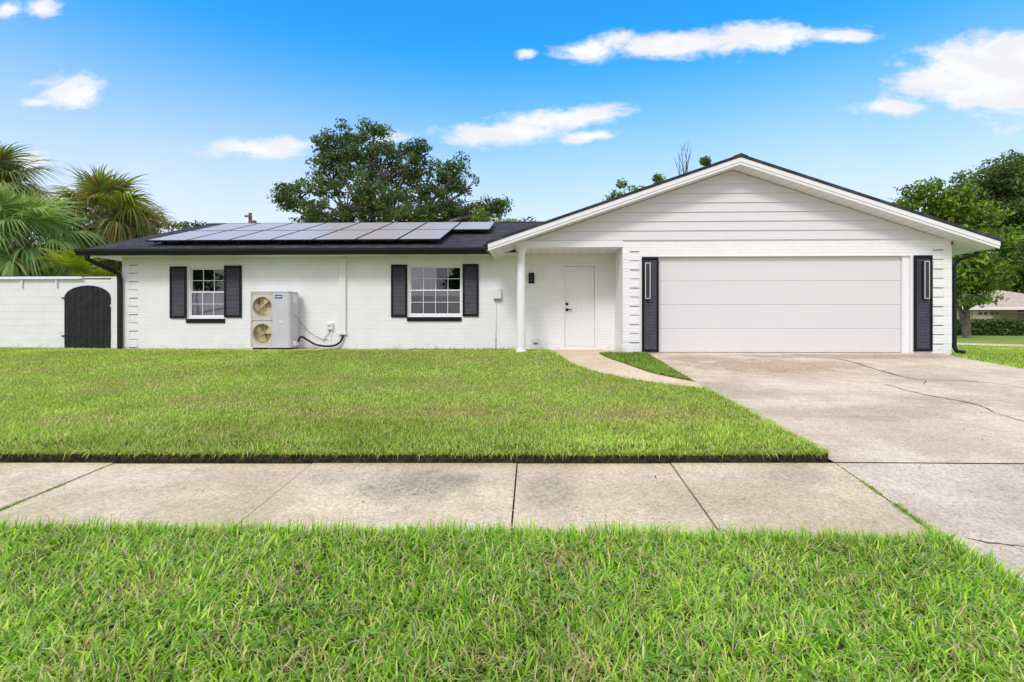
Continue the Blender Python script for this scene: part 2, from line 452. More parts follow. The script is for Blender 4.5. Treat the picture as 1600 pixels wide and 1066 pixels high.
def concrete_extra(tint2, blobs, streak=True, pits=.5):
    def f(nt, oc, c, h, bs):
        n1 = nt.noise(oc, .9, 6, .6); n2 = nt.noise(oc, 5, 6, .65); n3 = nt.noise(oc, 38, 5, .7); n4 = nt.noise(oc, 20, 8, .85)
        c = nt.mix(nt.ramp(n1, .38, .62, 0, .95), c, tint2)
        c = nt.mix(nt.ramp(n2, .45, .75, 0, .45), c, tuple(q * .72 for q in tint2))
        for (cx, cy, rx, ry, col, amt, sc) in blobs:
            mk = blobmask(nt, oc, cx, cy, rx, ry, .42, sc, 2.0)
            mk = nt.math('MULTIPLY', mk, nt.ramp(n4, .40, .62, .25, 1.0))
            c = nt.mix(nt.math('MULTIPLY', mk, amt), c, col)
        g = nt.ramp(n3, .3, .7, .72, 1.16)
        c = nt.mix(1.0, c, nt.comb(g, g, g), 'MULTIPLY')
        v = nt.new('ShaderNodeTexVoronoi'); v.inputs['Scale'].default_value = 60; nt.put(v.inputs['Vector'], oc)
        pit = nt.math('MULTIPLY', nt.ramp(v.outputs['Distance'], .12, .3, 1, 0), nt.ramp(nt.noise(oc, 9, 4), .45, .6))
        c = nt.mix(nt.math('MULTIPLY', pit, pits), c, (.12, .105, .085))
        o = nt.xyz(oc)
        if streak:
            s = nt.noise(nt.comb(nt.math('MULTIPLY', o[0], .5), nt.math('MULTIPLY', o[1], 9.0), 0.0), 1.4, 5)
            c = nt.mix(nt.ramp(s, .50, .72, 0, .42), c, tuple(q * .6 for q in tint2))
        hh = nt.math('SUBTRACT', nt.math('ADD', nt.math('MULTIPLY', n3, .8), nt.math('MULTIPLY', nt.noise(oc, 130, 3), .5)), pit)
        return c, hh
    return f
def gxy(px, py): return G(px, py)
def blob(px, py, rpx, rpy, col, amt, sc=3.0):
    c = G(px, py); a = G(px + rpx, py); b = G(px, py - rpy); b2 = G(px, py + rpy)
    return (c[0], c[1], abs(a[0] - c[0]), abs(b[1] - b2[1]) / 2, col, amt, sc)
side_blobs = [blob(640, 758, 85, 22, (.19, .17, .145), .75, 5), blob(718, 748, 35, 8, (.2, .18, .15), .5, 5), blob(855, 768, 42, 26, (.25, .215, .17), .65, 5),
              blob(1250, 745, 50, 12, (.30, .27, .23), .5, 5), blob(180, 775, 60, 12, (.42, .37, .3), .5, 4), blob(520, 748, 40, 10, (.36, .33, .28), .5, 5), blob(1130, 790, 60, 15, (.42, .33, .23), .4, 4)]
drive_blobs = [blob(1200, 572, 130, 9, (.38, .26, .15), 1.0), blob(1130, 610, 80, 12, (.32, .26, .19), .6), blob(1330, 645, 150, 10, (.33, .275, .22), .55),
               blob(1440, 590, 60, 10, (.34, .29, .24), .6), blob(1500, 625, 90, 8, (.30, .26, .22), .55), blob(1090, 560, 60, 5, (.32, .25, .17), .6), blob(1330, 557, 160, 3, (.26, .2, .14), .7)]
M['sidewalk'] = material('sidewalk_concrete', (.76, .635, .46), .85, .25, extra=concrete_extra((.58, .475, .335), side_blobs, False, .85), bdist=.0035)
M['driveway'] = material('driveway_concrete', (.79, .67, .53), .85, .25, extra=concrete_extra((.62, .505, .395), drive_blobs), bdist=.0035)
M['apron'] = material('apron_concrete', (.76, .65, .52), .88, .25, extra=concrete_extra((.59, .495, .40), [], False, .9), bdist=.005)
M['walk'] = material('walkway_concrete', (.80, .66, .475), .85, .25, extra=concrete_extra((.70, .56, .39), [], False), bdist=.003)
M['crack'] = material('crack_dirt', (.055, .048, .04), .95, .1)
M['soil'] = material('edge_soil', (.030, .023, .017), .95, .1, col2=(.075, .06, .042), scale=22, bump=1, bscale=40, bdist=.02)
M['turf'] = material('turf_thatch', (.15, .20, .05), .95, .1, col2=(.26, .23, .10), scale=5, bump=1, bscale=60, bdist=.02)
M['vthatch'] = material('verge_thatch', (.06, .07, .025), .95, .1, col2=(.13, .11, .06), scale=9, bump=1, bscale=60, bdist=.02)
M['fargrass'] = material('far_grass', (.19, .32, .045), .95, .1, col2=(.30, .36, .09), scale=.8, detail=8, bump=1, bscale=18, bdist=.05)
M['asphalt'] = material('asphalt', (.05, .05, .052), .9, .2, col2=(.065, .063, .06), scale=3, bump=.6, bscale=90)

# ------------------------------------------------------------------ ground, paving
def build_ground():
    ys = [-900, -60, -8, -0.6, 0, 1, 2, Y3, Y2, 5, 7, 9, Y1, 12, 16, 25, 40, 80, 200, 1200]
    xs = [-1200, -200, -60, -20, -12, -8, -4, 0, 4, 8, 12, 20, 60, 200, 1200]
    bm = bmesh.new()
    g = [[bm.verts.new((x, y, hc(y) - .035 - (.12 if y < -.5 else 0))) for x in xs] for y in ys]
    for j in range(len(ys) - 1):
        for i in range(len(xs) - 1):
            bm.faces.new([g[j][i], g[j][i + 1], g[j + 1][i + 1], g[j + 1][i]])
    tag(finish('ground', bm, M['fargrass']), kind='structure')
build_ground()

far_l = G(-420, 722); far_r = G(1304, 724)
far_pts = [far_l, G(0, 722), G(800, 724.5), far_r]
near_l = (G(-420, 722)[0] + 0.0, 2.93)
# pavement joints: (far px, far py, near px, near py)
J = [(-140, 722, -420, 797.5), (177.5, 722.5, 0, 797.5), (487.5, 726, 370, 820), (808, 726, 799.5, 822), (1047.5, 726, 1122.5, 829), (1305, 726, 1462.5, 835)]
def joint_line(j):
    a = G(j[0], 724); b = G(j[2], j[3])
    # extend to the near edge
    t = (Y3 - a[1]) / (b[1] - a[1])
    return a, (a[0] + (b[0] - a[0]) * t, Y3)
JL = [joint_line(j) for j in J]
first = ((JL[0][0][0] - 6, JL[0][0][1]), (JL[0][1][0] - 6, Y3))
JL = [first] + JL
slabs, soff = [], []
gap = .006
for i in range(len(JL) - 1):
    a, b = JL[i], JL[i + 1]
    slabs.append([(a[1][0] + gap, a[1][1]), (b[1][0] - gap, b[1][1]), (b[0][0] - gap, b[0][1]), (a[0][0] + gap, a[0][1])])
    soff.append([0, .004, -.003, .002, -.002, .003, 0][i % 7])
tag(sheet('sidewalk', slabs, lambda x, y: hc(y), M['sidewalk'], thick=.1, offs=soff), kind='structure')

_jd = [(JL[0][1][0], Y3 - .3), (JL[-1][1][0] + .5, Y3 - .3), (JL[-1][0][0] + .3, JL[-1][0][1] + .05), (JL[0][0][0], JL[0][0][1] + .05)]
tag(sheet('joint_dirt', [_jd], lambda x, y: hc(y) - .018, M['crack']), kind='structure')
DL = [G(1013, 552.5), G(1060, 581), G(1102, 607.5), G(1200, 664), G(1303, 722.3)]   # left edge of the driveway
DR = [G(1482, 556), G(1600, 576.5), G(1750, 604)]
yfar = DL[-1][1]
dr_out = [(DL[-1][0] + .005, yfar + .006), (9.6, yfar + .006), (9.6, 7.0), (8.9, 8.6), G(1600, 576.5), G(1540, 566), G(1482, 555.2), (8.95, Y1 + .12), (DL[0][0] - .05, Y1 + .12)] + DL[:-1]
def strips(line, w0, w1, seed):
    """thin jagged crack polygon in xy"""
    r = random.Random(seed); pts = spline([(p[0], p[1], 0) for p in line], 6)
    L, Rr = [], []
    for i, p in enumerate(pts):
        t = (pts[min(i + 1, len(pts) - 1)] - pts[max(i - 1, 0)]).normalized(); n = Vector((-t.y, t.x, 0))
        p = p + n * r.uniform(-.012, .012)
        e = math.sin(PI * i / (len(pts) - 1)) ** .4 if 0 < i < len(pts) - 1 else .1
        w = r.uniform(w0, w1) * e * 1.35
        L.append(p + n * w); Rr.append(p - n * w)
    return [[(L[i].x, L[i].y), (Rr[i].x, Rr[i].y), (Rr[i + 1].x, Rr[i + 1].y), (L[i + 1].x, L[i + 1].y)] for i in range(len(pts) - 1)]
cracks = []
for k, (ln, a, b) in enumerate([
        ([(1270, 559), (1320, 563), (1370, 578), (1420, 591), (1447, 594)], .006, .014),
        ([(1447, 594), (1500, 595), (1560, 600), (1640, 612)], .004, .009),
        ([(1447, 594), (1443, 601)], .003, .006),
        ([(1380, 600), (1440, 616), (1490, 625), (1530, 634), (1556, 646)], .006, .013),
        ([(1556, 646), (1590, 656), (1640, 668)], .003, .007),
        ([(1030, 580), (1100, 584), (1190, 584), (1240, 577)], .002, .005)]):
    cracks += strips([G(*p) for p in ln], a, b, k)
n_d = 1
o = sheet('driveway', [dr_out] + cracks, lambda x, y: hc(y), [M['driveway'], M['crack']], thick=0, mi=[0] + [1] * len(cracks), offs=[0] + [.003] * len(cracks))
tag(o, kind='structure')
# apron across the pavement line
ap_l = [(JL[-1][0][0] + .014, JL[-1][0][1]), (JL[-1][1][0] + .016, Y3)]
gb = [G(1478, 851), G(1545, 893), G(1612, 940), G(1700, 1005)]
ga = [G(1466, 880), G(1545, 925), G(1612, 970), G(1700, 1035)]
apr = [(ga[3][0], ga[3][1]), (6.5, ga[3][1]), (9.6, Y3 + .2), (9.6, yfar - .006), (ap_l[0][0], yfar - .006)] + [ap_l[1], ga[0], ga[1], ga[2]]
acr = strips([G(*p) for p in [(1505, 838), (1540, 846), (1600, 853), (1660, 866)]], .002, .005, 77)
tag(sheet('driveway_apron', [apr] + acr, lambda x, y: hc(y) - .004, [M['apron'], M['crack']], mi=[0] + [1] * len(acr), offs=[0] + [.003] * len(acr)), kind='structure')
# entrance path
WL = [G(860, 549.5), G(880, 560), G(900, 572), G(950, 587), G(1025, 600.5), G(1102, 608.3)]
WR = [G(1085, 597), G(1050, 590.5), G(1015, 582.5), G(975, 568.5), G(950, 560), G(937, 553.5)]
porch_r = X(970, Y1)
wl = [(p.x, p.y) for p in spline([(a, b, 0) for a, b in WL], 4)]
wr = [(p.x, p.y) for p in spline([(a, b, 0) for a, b in WR], 4)]
path_poly = [(WL[0][0], 12.30)] + wl + [(WR[0][0] + .0, WR[0][1])] + wr[1:] + [(WR[-1][0], 12.30)]
tag(sheet('entrance_path', [path_poly], lambda x, y: hc(y) + .006, M['walk'], thick=.05, cell=.4), kind='structure')
bm = bmesh.new(); bx(bm, X(822, 12.3), porch_r - .003, Y1 + .02, 12.30, -.05, .012)
tag(finish('porch_floor', bm, M['walk']), kind='structure')
# street behind the photographer
bm = bmesh.new(); bx(bm, -200, 200, -9, -1.0, -1.2, hc(-1) - .14); tag(finish('street', bm, M['asphalt']), kind='structure')
bm = bmesh.new(); bx(bm, -200, 200, -1.0, -.6, -1.2, hc(-.6) + .0); tag(finish('kerb', bm, M['apron']), kind='structure')

# lawn soils
lawn_poly = [(-16, Y2 + .05), G(0, 722), G(400, 723.3), G(800, 724.5), G(1100, 724.2), G(1290, 723)]
_e = []
for (p, q) in zip(lawn_poly[1:-1], lawn_poly[2:]):
    for k in range(40):
        t = k / 40; _e.append((p[0] + (q[0] - p[0]) * t, p[1] + (q[1] - p[1]) * t))
_e.append(lawn_poly[-1])
_e = [(a, b + .022 * float(fbm(a, 3.0, .35, 7)) - .006) for a, b in _e]
lawn_poly = lawn_poly[:1] + _e
lawn_poly = [(-16, lawn_poly[1][1])] + [(a, b + .012) for a, b in lawn_poly[1:]]
corner = G(1294, 719)
lawn_poly += [(corner[0], corner[1])] + [(p[0] - .02, p[1]) for p in DL[-2:1:-1]] + [(p[0] - .01, p[1]) for p in wl[::-1]] + [(WL[0][0] - .01, 12.29), (-10.5, 12.29), (-16, 13.3)]
ls = tag(sheet('lawn_soil', [lawn_poly], hl, [M['soil'], M['turf']], thick=.12, cell=.5), kind='structure')
for p_ in ls.data.polygons:
    if p_.normal.z > .5 and all(ls.data.vertices[v].co.y > Y2 + .09 for v in p_.vertices): p_.material_index = 1
tri_poly = [(p[0] + .012, p[1]) for p in wr[::-1]] + [(DL[1][0] - .03, DL[1][1]), (DL[0][0] - .03, Y1 - .02), (WR[-1][0] + .02, Y1 - .02)]
tag(sheet('side_bed_soil', [tri_poly], lambda x, y: hc(y) + .006, M['soil'], thick=.05), kind='structure')
front_poly = [(-7, 0.2), (4.2, 0.2), (gb[3][0], gb[3][1]), gb[2], gb[1], (gb[0][0] - .02, gb[0][1]), (JL[-1][1][0], Y3 - .02), (-7, Y3 - .02)]
tag(sheet('verge_soil', [front_poly], lambda x, y: hc(y) + .01, M['vthatch'], thick=.05), kind='structure')
# side pavement beyond the right lawn
sw = [G(1480, 538.5), G(1700, 546), G(1700, 541.5), G(1480, 535.6)]
tag(sheet('side_street_pavement', [sw], lambda x, y: .006, M['walk'], cell=5), kind='structure')

# ------------------------------------------------------------------ grass
def leafmat(name, rough=.55, trans=.35, tint=(1, 1, 1)):
    m = bpy.data.materials.new(name); m.use_nodes = True
    nt = NT(m.node_tree); nt.n.clear()
    a = nt.new('ShaderNodeAttribute', attribute_name='tint').outputs['Color']
    c = nt.mix(1.0, a, tint, 'MULTIPLY')
    bs = nt.new('ShaderNodeBsdfPrincipled'); nt.put(bs.inputs['Base Color'], c); bs.inputs['Roughness'].default_value = rough
    bs.inputs['Specular IOR Level'].default_value = .3
    tl = nt.new('ShaderNodeBsdfTranslucent'); nt.put(tl.inputs[0], nt.mix(1.0, c, (1.15, 1.2, .6), 'MULTIPLY'))
    mx = nt.new('ShaderNodeMixShader'); mx.inputs[0].default_value = trans
    nt.l.new(bs.outputs[0], mx.inputs[1]); nt.l.new(tl.outputs[0], mx.inputs[2])
    out = nt.new('ShaderNodeOutputMaterial'); nt.l.new(mx.outputs[0], out.inputs[0])
    return m
M['blade'] = leafmat('grass_blade', .38, .35)
M['leaf'] = leafmat('tree_leaf', .5, .42)
M['palm'] = leafmat('palm_leaf', .42, .38, (1.18, 1.06, .98))

def inpoly(x, y, poly):
    c = np.zeros(x.shape, bool); n = len(poly)
    for i in range(n):
        x0, y0 = poly[i]; x1, y1 = poly[(i + 1) % n]
        if y0 == y1: continue
        t = ((y0 > y) != (y1 > y)) & (x < (x1 - x0) * (y - y0) / (y1 - y0) + x0)
        c ^= t
    return c
hlv = np.vectorize(hl); hcv = np.vectorize(hc)
def visible(x, y, m=60):
    dx, dy = x, y
    a = (dx * math.cos(YAW) + dy * math.sin(YAW)) / np.maximum(.1, (-dx * math.sin(YAW) + dy * math.cos(YAW)))
    px = PPX + a * F
    return (px > -m) & (px < 1600 + m)
def scatter(poly, dens, seed=0):
    r = np.random.default_rng(seed)
    xs = [p[0] for p in poly]; ys = [p[1] for p in poly]
    n = int((max(xs) - min(xs)) * (max(ys) - min(ys)) * dens)
    x = r.uniform(min(xs), max(xs), n); y = r.uniform(min(ys), max(ys), n)
    k = inpoly(x, y, poly) & visible(x, y)
    return x[k], y[k]
def blades(name, x, y, z, L, W, lean, cols, seed, kind='stuff', az=None):
    """curved three-triangle blades"""
    r = np.random.default_rng(seed); n = len(x)
    az = r.uniform(0, 2 * PI, n) if az is None else az
    face = az + r.normal(0, .5, n)
    d = np.stack([np.cos(az), np.sin(az), np.zeros(n)], 1)
    s = np.stack([-np.sin(face), np.cos(face), np.zeros(n)], 1) * (W / 2)[:, None]
    base = np.stack([x, y, z], 1)
    m_ = base + d * (L * .5 * np.sin(lean * .7))[:, None]; m_[:, 2] += L * .5 * np.cos(lean * .7)
    l2 = lean * 1.45
    tip = m_ + d * (L * .5 * np.sin(l2))[:, None]; tip[:, 2] += L * .5 * np.cos(l2)
    V = np.stack([base - s, base + s, m_ - s * .85, m_ + s * .85, tip], 1).reshape(-1, 3)
    i = np.arange(n)[:, None] * 5
    T = np.concatenate([i + [0, 1, 3], i + [0, 3, 2], i + [2, 3, 4]], 1).reshape(-1, 3)
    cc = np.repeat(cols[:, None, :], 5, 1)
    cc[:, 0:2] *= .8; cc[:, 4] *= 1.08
    o = npmesh(name, V, T, M['blade'], cc.reshape(-1, 3))
    return tag(o, kind=kind)
GAIN = 1.45
def pick(r, n, table, w):
    k = r.choice(len(table), n, p=np.array(w) / sum(w))
    c = np.array(table)[k]
    return c * GAIN * r.uniform(.78, 1.22, n)[:, None]
def grass_patch(name, poly, dens, L0, W0, zf, seed, table, weights, dry=None, lean0=.55, minl=.4):
    x, y = scatter(poly, dens, seed)
    r = np.random.default_rng(seed + 5); n = len(x)
    # clumping
    cl = fbm(x, y, .16, seed)
    keep = r.uniform(0, 1, n) < np.clip(.35 + 1.25 * cl, .3, 1)
    x, y, cl = x[keep], y[keep], cl[keep]; n = len(x)
    L = L0 * r.uniform(minl, 1.25, n) * (.72 + .6 * cl)
    W = W0 * r.uniform(.7, 1.25, n)
    lean = np.clip(r.normal(lean0, .3, n), .05, 1.45)
    cols = pick(r, n, table, weights)
    big = fbm(x, y, 1.3, seed + 9)
    cols *= (.70 + .60 * big)[:, None]
    if dry is not None:
        dm = dry(x, y)
        t = (r.uniform(0, 1, n) < dm)
        cols[t] = pick(r, int(t.sum()), [(.50, .40, .20), (.44, .38, .15), (.36, .29, .13)], [4, 4, 2])
        L[t] *= .8
    lf = fbm(x, y, .35, seed + 21) * 2 * PI * 2.2
    az = lf + r.normal(0, 1.7, n)
    return blades(name, x, y, zf(x, y), L, W, lean, cols, seed + 6, az=az)
bright = [(.27, .45, .035), (.19, .37, .03), (.36, .52, .06), (.11, .25, .025), (.46, .50, .13), (.50, .46, .24)]
# verge right in front of the camera
verge = [(-6.5, .9), (4.0, .9), (gb[3][0] + .03, gb[3][1]), (gb[2][0] + .03, gb[2][1]), (gb[1][0] + .03, gb[1][1]), (gb[0][0] + .02, gb[0][1] + .02), (JL[-1][1][0] - .05, Y3 + .0), (-7, Y3 + .0)]
def dry1(x, y):
    return np.clip((fbm(x, y, .32, 44) - .66) * 3.5, 0, .5)
zv = lambda x, y: hcv(y) + .008
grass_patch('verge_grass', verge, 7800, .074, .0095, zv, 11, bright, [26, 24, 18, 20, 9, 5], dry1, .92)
# dead stems lying low in the verge
def stems():
    x, y = scatter(verge, 900, 91); r = np.random.default_rng(3); n = len(x)
    cols = pick(r, n, [(.46, .40, .22), (.32, .24, .12), (.55, .50, .32)], [4, 3, 2])
    tag(blades('verge_thatch', x, y, zv(x, y) + r.uniform(.005, .035, n), r.uniform(.05, .16, n), r.uniform(.002, .004, n), r.uniform(1.0, 1.5, n), cols, 31), kind='stuff')
stems()
# small broad-leaved weeds in the verge
def clover():
    x, y = scatter(verge, 150, 133); r = np.random.default_rng(8)
    k = fbm(x, y, .5, 3) > .52; x, y = x[k], y[k]
    V, T, Cc = [], [], []
    for a, b in zip(x, y):
        z = hc(b) + r.uniform(.03, .055)
        ph = r.uniform(0, 6.28); rr = r.uniform(.008, .014); col = np.array((.22, .42, .06)) * r.uniform(.8, 1.2)
        for k in range(3):
            q = ph + k * 2 * PI / 3; cx, cy = a + math.cos(q) * rr, b + math.sin(q) * rr
            i = len(V); V.append((cx, cy, z))
            for m_ in range(6):
                t = q + m_ * PI / 3; V.append((cx + math.cos(t) * rr * .9, cy + math.sin(t) * rr * .9, z + r.uniform(-.003, .003)))
            for m_ in range(6): T.append((i, i + 1 + m_, i + 1 + (m_ + 1) % 6))
            Cc += [col] * 7
    tag(npmesh('clover_weeds', np.array(V), np.array(T), M['blade'], np.array(Cc)), kind='stuff')
clover()
# main lawn, three depth bands
lawn_in = [(a, b) for a, b in lawn_poly]
def dry2(x, y):
    base = np.clip((fbm(x, y, .9, 51) - .5) * 2.2, 0, .55)
    def el(px, py, rx, ry, amt):
        cx, cy = G(px, py); ax = abs(G(px + rx, py)[0] - cx); ay = abs(G(px, py - ry)[1] - G(px, py + ry)[1]) / 2
        q = np.sqrt(((x - cx) / ax) ** 2 + ((y - cy) / ay) ** 2) + (fbm(x, y, .4, 5) - .5) * 1.2
        return amt * np.clip(1.3 - q, 0, 1)
    for e in (el(990, 655, 140, 16, 1.0), el(620, 652, 220, 10, .85), el(130, 665, 120, 14, .6), el(210, 600, 200, 10, .45), el(60, 580, 90, 8, .5), el(420, 640, 100, 7, .45), el(700, 610, 200, 14, .3)):
        base = np.maximum(base, e)
    base = np.where(y < Y2 + .45, base * .35, base)
    return base
lawnc = [(.29, .43, .05), (.20, .35, .035), (.38, .49, .08), (.12, .24, .025), (.46, .50, .15), (.50, .46, .24)]
lw = [26, 22, 22, 8, 14, 7]
def band(y0, y1, poly):
    b = []
    n = len(poly)
    def clip(poly, yv, keep_above):
        out = []
        for i in range(len(poly)):
            p, q = poly[i], poly[(i + 1) % len(poly)]
            ip = (p[1] >= yv) == keep_above; iq = (q[1] >= yv) == keep_above
            if ip: out.append(p)
            if ip != iq:
                t = (yv - p[1]) / (q[1] - p[1]); out.append((p[0] + (q[0] - p[0]) * t, yv))
        return out
    return clip(clip(poly, y0, True), y1, False)
zl = lambda x, y: hlv(x, y) - .004
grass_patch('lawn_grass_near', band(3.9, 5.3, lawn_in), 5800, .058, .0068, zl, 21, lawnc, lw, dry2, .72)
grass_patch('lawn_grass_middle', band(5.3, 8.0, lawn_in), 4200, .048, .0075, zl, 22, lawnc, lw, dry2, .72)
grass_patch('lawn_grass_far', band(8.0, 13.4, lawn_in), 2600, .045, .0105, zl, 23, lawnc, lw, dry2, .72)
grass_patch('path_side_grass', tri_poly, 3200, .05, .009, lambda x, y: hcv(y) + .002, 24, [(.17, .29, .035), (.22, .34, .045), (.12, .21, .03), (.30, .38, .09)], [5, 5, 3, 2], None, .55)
# fringe leaning out over the pavement and driveway edges, with roots on the cut soil face
def fringe(name, line, zoff, dens, L0, W0, out, seed, cols_t=None, spread=.03, droop=1.25):
    r = np.random.default_rng(seed); X_, Y_, A = [], [], []
    for (a, b) in zip(line[:-1], line[1:]):
        l = math.hypot(b[0] - a[0], b[1] - a[1]); n = max(1, int(l * dens)); t = r.uniform(0, 1, n)
        ang = math.atan2(b[1] - a[1], b[0] - a[0]) + out * PI / 2
        X_.append(a[0] + (b[0] - a[0]) * t - math.cos(ang) * r.uniform(-.005, spread, n)); Y_.append(a[1] + (b[1] - a[1]) * t - math.sin(ang) * r.uniform(-.005, spread, n)); A.append(ang + r.normal(0, .6, n))
    x, y, az = map(np.concatenate, (X_, Y_, A)); n = len(x)
    k = visible(x, y); x, y, az = x[k], y[k], az[k]; n = len(x)
    ln = L0 * r.uniform(.4, 1.2, n) * (.5 + fbm(x, y, .25, seed))
    lean = np.clip(r.normal(droop * .7, .3, n), .2, 1.8)
    cols = pick(r, n, cols_t or bright, [30, 26, 18, 12, 6, 4] if not cols_t else [1] * len(cols_t))
    return tag(blades(name, x, y, zoff(x, y), ln, np.full(n, W0), lean, cols, seed, az=az), kind='stuff')
edge = [(a, b) for a, b in [lawn_poly[0]] + [(a, b + .012) for a, b in _e]]
fringe('lawn_edge_grass', edge + [corner], lambda x, y: hlv(x, y), 520, .075, .0058, -1, 61, lawnc, .05, 1.35)
fringe('lawn_edge_runners', edge + [corner], lambda x, y: hlv(x, y), 240, .12, .0066, -1, 66, lawnc, .03, 1.65)
fringe('lawn_edge_roots', edge + [corner], lambda x, y: hlv(x, y) - np.random.default_rng(1).uniform(.0, .045, len(x)), 420, .04, .003, -1, 62, [(.13, .085, .045), (.24, .16, .085), (.05, .04, .025)], .0, 2.0)
fringe('driveway_edge_grass', [(corner[0], corner[1])] + [(p[0] - .02, p[1]) for p in DL[-2:1:-1]], lambda x, y: hlv(x, y), 330, .06, .006, -1, 63, lawnc, .05, 1.2)
fringe('path_edge_grass', wl[::-1], lambda x, y: hlv(x, y), 200, .05, .008, -1, 64, lawnc, .04, 1.2)
vedge = [(-7, Y3 - .02), (JL[-1][1][0] - .05, Y3 - .02), gb[0], gb[1], gb[2], gb[3]]
fringe('verge_edge_grass', vedge, lambda x, y: hcv(y) + .008, 420, .11, .0062, 1, 65, bright[:4], .07, .8)
# weeds in the pavement joints
def joint_weeds(name, a, b, n, seed, t0, t1, L0=.03):
    r = np.random.default_rng(seed); t = r.uniform(t0, t1, n)
    x = a[0] + (b[0] - a[0]) * t + r.normal(0, .006, n); y = a[1] + (b[1] - a[1]) * t
    cols = pick(r, n, [(.20, .36, .05), (.28, .38, .10), (.3, .28, .12)], [4, 3, 2])
    return np.stack([x, y], 1), cols, L0 * r.uniform(.3, 1.2, n)
A_ = [joint_weeds('', *JL[2], 130, 1, .62, .92), joint_weeds('', *JL[2], 60, 2, .35, .5), joint_weeds('', *JL[2], 60, 3, .0, 1, .012),
      joint_weeds('', *JL[-1], 170, 4, .3, .5, .03), joint_weeds('', *JL[-1], 420, 5, .62, .98, .045), joint_weeds('', *JL[-1], 120, 6, 0, 1, .014), joint_weeds('', *JL[4], 30, 7, .0, .9, .01)]
xy = np.concatenate([a[0] for a in A_]); cc = np.concatenate([a[1] for a in A_]); LL = np.concatenate([a[2] for a in A_]); nn = len(xy); r_ = np.random.default_rng(4)
tag(blades('joint_weeds', xy[:, 0], xy[:, 1], hcv(xy[:, 1]) - .004, LL + .006, np.full(nn, .006), r_.uniform(.5, 1.4, nn), cc, 9), kind='stuff')
# right hand lawn beyond the driveway
rl = [(10.0, 7.5)] and [(G(1482, 556.5)[0] + .05, G(1482, 556.5)[1]), G(1540, 567), G(1600, 578), G(1680, 592), (16, 9.8), (20, 15.0), G(1480, 539)]
grass_patch('right_lawn_grass', rl, 1100, .055, .015, lambda x, y: hcv(y) - .03, 25, lawnc, lw, dry2, .5)
# low leaf litter and weeds along the house wall
def litter():
    r = np.random.default_rng(77)
    x = np.concatenate([r.uniform(X(640, 12.2), X(800, 12.2), 260), r.uniform(X(455, 12.2), X(545, 12.2), 120)]); n = len(x); y = r.uniform(12.05, 12.27, n)
    fx, fy = r.uniform(-4.5, 8.5, 110), r.uniform(3.0, 10.8, 110); kk = (fy < 4.1) | (fx > 3.2 + .25 * (7 - fy)); fx, fy = fx[kk], fy[kk]; nf = len(fx)
    tag(blades('fallen_leaves', fx, fy, hcv(fy) + .006, r.uniform(.015, .04, nf), r.uniform(.008, .018, nf), r.uniform(1.2, 1.5, nf), pick(r, nf, [(.16, .10, .05), (.10, .08, .04), (.22, .2, .07)], [3, 3, 2]), 13), kind='stuff')
    cols = pick(r, n, [(.28, .15, .08), (.2, .12, .06), (.16, .2, .06), (.35, .25, .14)], [3, 3, 3, 2])
    tag(blades('leaf_litter', x, y, hlv(x, y), r.uniform(.03, .09, n), r.uniform(.015, .03, n), r.uniform(.3, 1.5, n), cols, 12), kind='stuff')
litter()

# ------------------------------------------------------------------ house
YW = 12.31                       # wall of the left wing
YG = Y1                          # wall of the garage wing
YE = 11.76                       # front eave of the left wing
house = thing('house', 'white painted brick bungalow with a wide garage gable and a dark shingle roof', 'house', (0, YG, 0))
def part(name, bm, mat, parent=None, **kw):
    o = finish(name, bm, mat, None, **kw)
    if parent is None or parent is house:
        return adopt(o, house)
    o.data.transform(Matrix.Translation(-Vector(house.location)))
    if parent.type == 'MESH': pass
    o.parent = parent
    return o
XL = X(191, YW); XR = X(1487, YG); XC = X(972.5, YG); XB = X(806.5, YG)
SOF = 2.40
# window and door openings on the left wing
W1 = dict(l=X(292.4, YW), r=X(353, YW), t=Z(416.5, YW, 322), b=Z(497.5, YW, 322))
W2 = dict(l=X(636.9, YW), r=X(722.6, YW), t=Z(413.6, YW, 680), b=Z(494.8, YW, 680))
DO = dict(l=X(880, YW), r=X(931.5, YW), t=Z(414.5, YW, 905), b=.012)
def wall_with_holes(bm, x0, x1, y0, y1, z0, z1, holes):
    holes = sorted(holes, key=lambda h: h['l']); cur = x0
    for h in holes:
        bx(bm, cur, h['l'], y0, y1, z0, z1)
        if h['b'] > z0: bx(bm, h['l'], h['r'], y0, y1, z0, h['b'])
        if h['t'] < z1: bx(bm, h['l'], h['r'], y0, y1, h['t'], z1)
        cur = h['r']
    bx(bm, cur, x1, y0, y1, z0, z1)
bm = bmesh.new()
wall_with_holes(bm, XL, XC + .3, YW, YW + .2, -.25, 2.47, [W1, W2, dict(DO, b=-.25)])
bx(bm, DO['l'], DO['r'], YW, YW + .2, -.25, .012)
bx(bm, XL, XL + .2, YW + .2, 20.6, -.25, 2.47)                    # left end wall
prism(bm, [(YW, 2.47), (20.6, 2.47), (16.5, 3.85)], 'x', XL + .003, XL + .2)
part('wall', bm, M['brick'])
bm = bmesh.new()
GD = dict(l=X(1030, YG), r=X(1424, YG), t=Z(402, YG), b=-.25)
ZS = Z(374.6, YG, 1200)
wall_with_holes(bm, XC, XR, YG, YG + .2, -.25, ZS, [GD])
bx(bm, XC, XC + .2, YG + .2, YW - .002, -.25, ZS - .03)                    # side wall of the porch
bx(bm, XR - .2, XR, YG + .2, 20.6, -.25, ZS - .02)
part('garage_wall', bm, M['brick'])
# back wall closing the volume
bm = bmesh.new(); bx(bm, XL + .2, XR - .2, 20.4, 20.6, -.25, 2.4); part('rear_wall', bm, M['brick'])

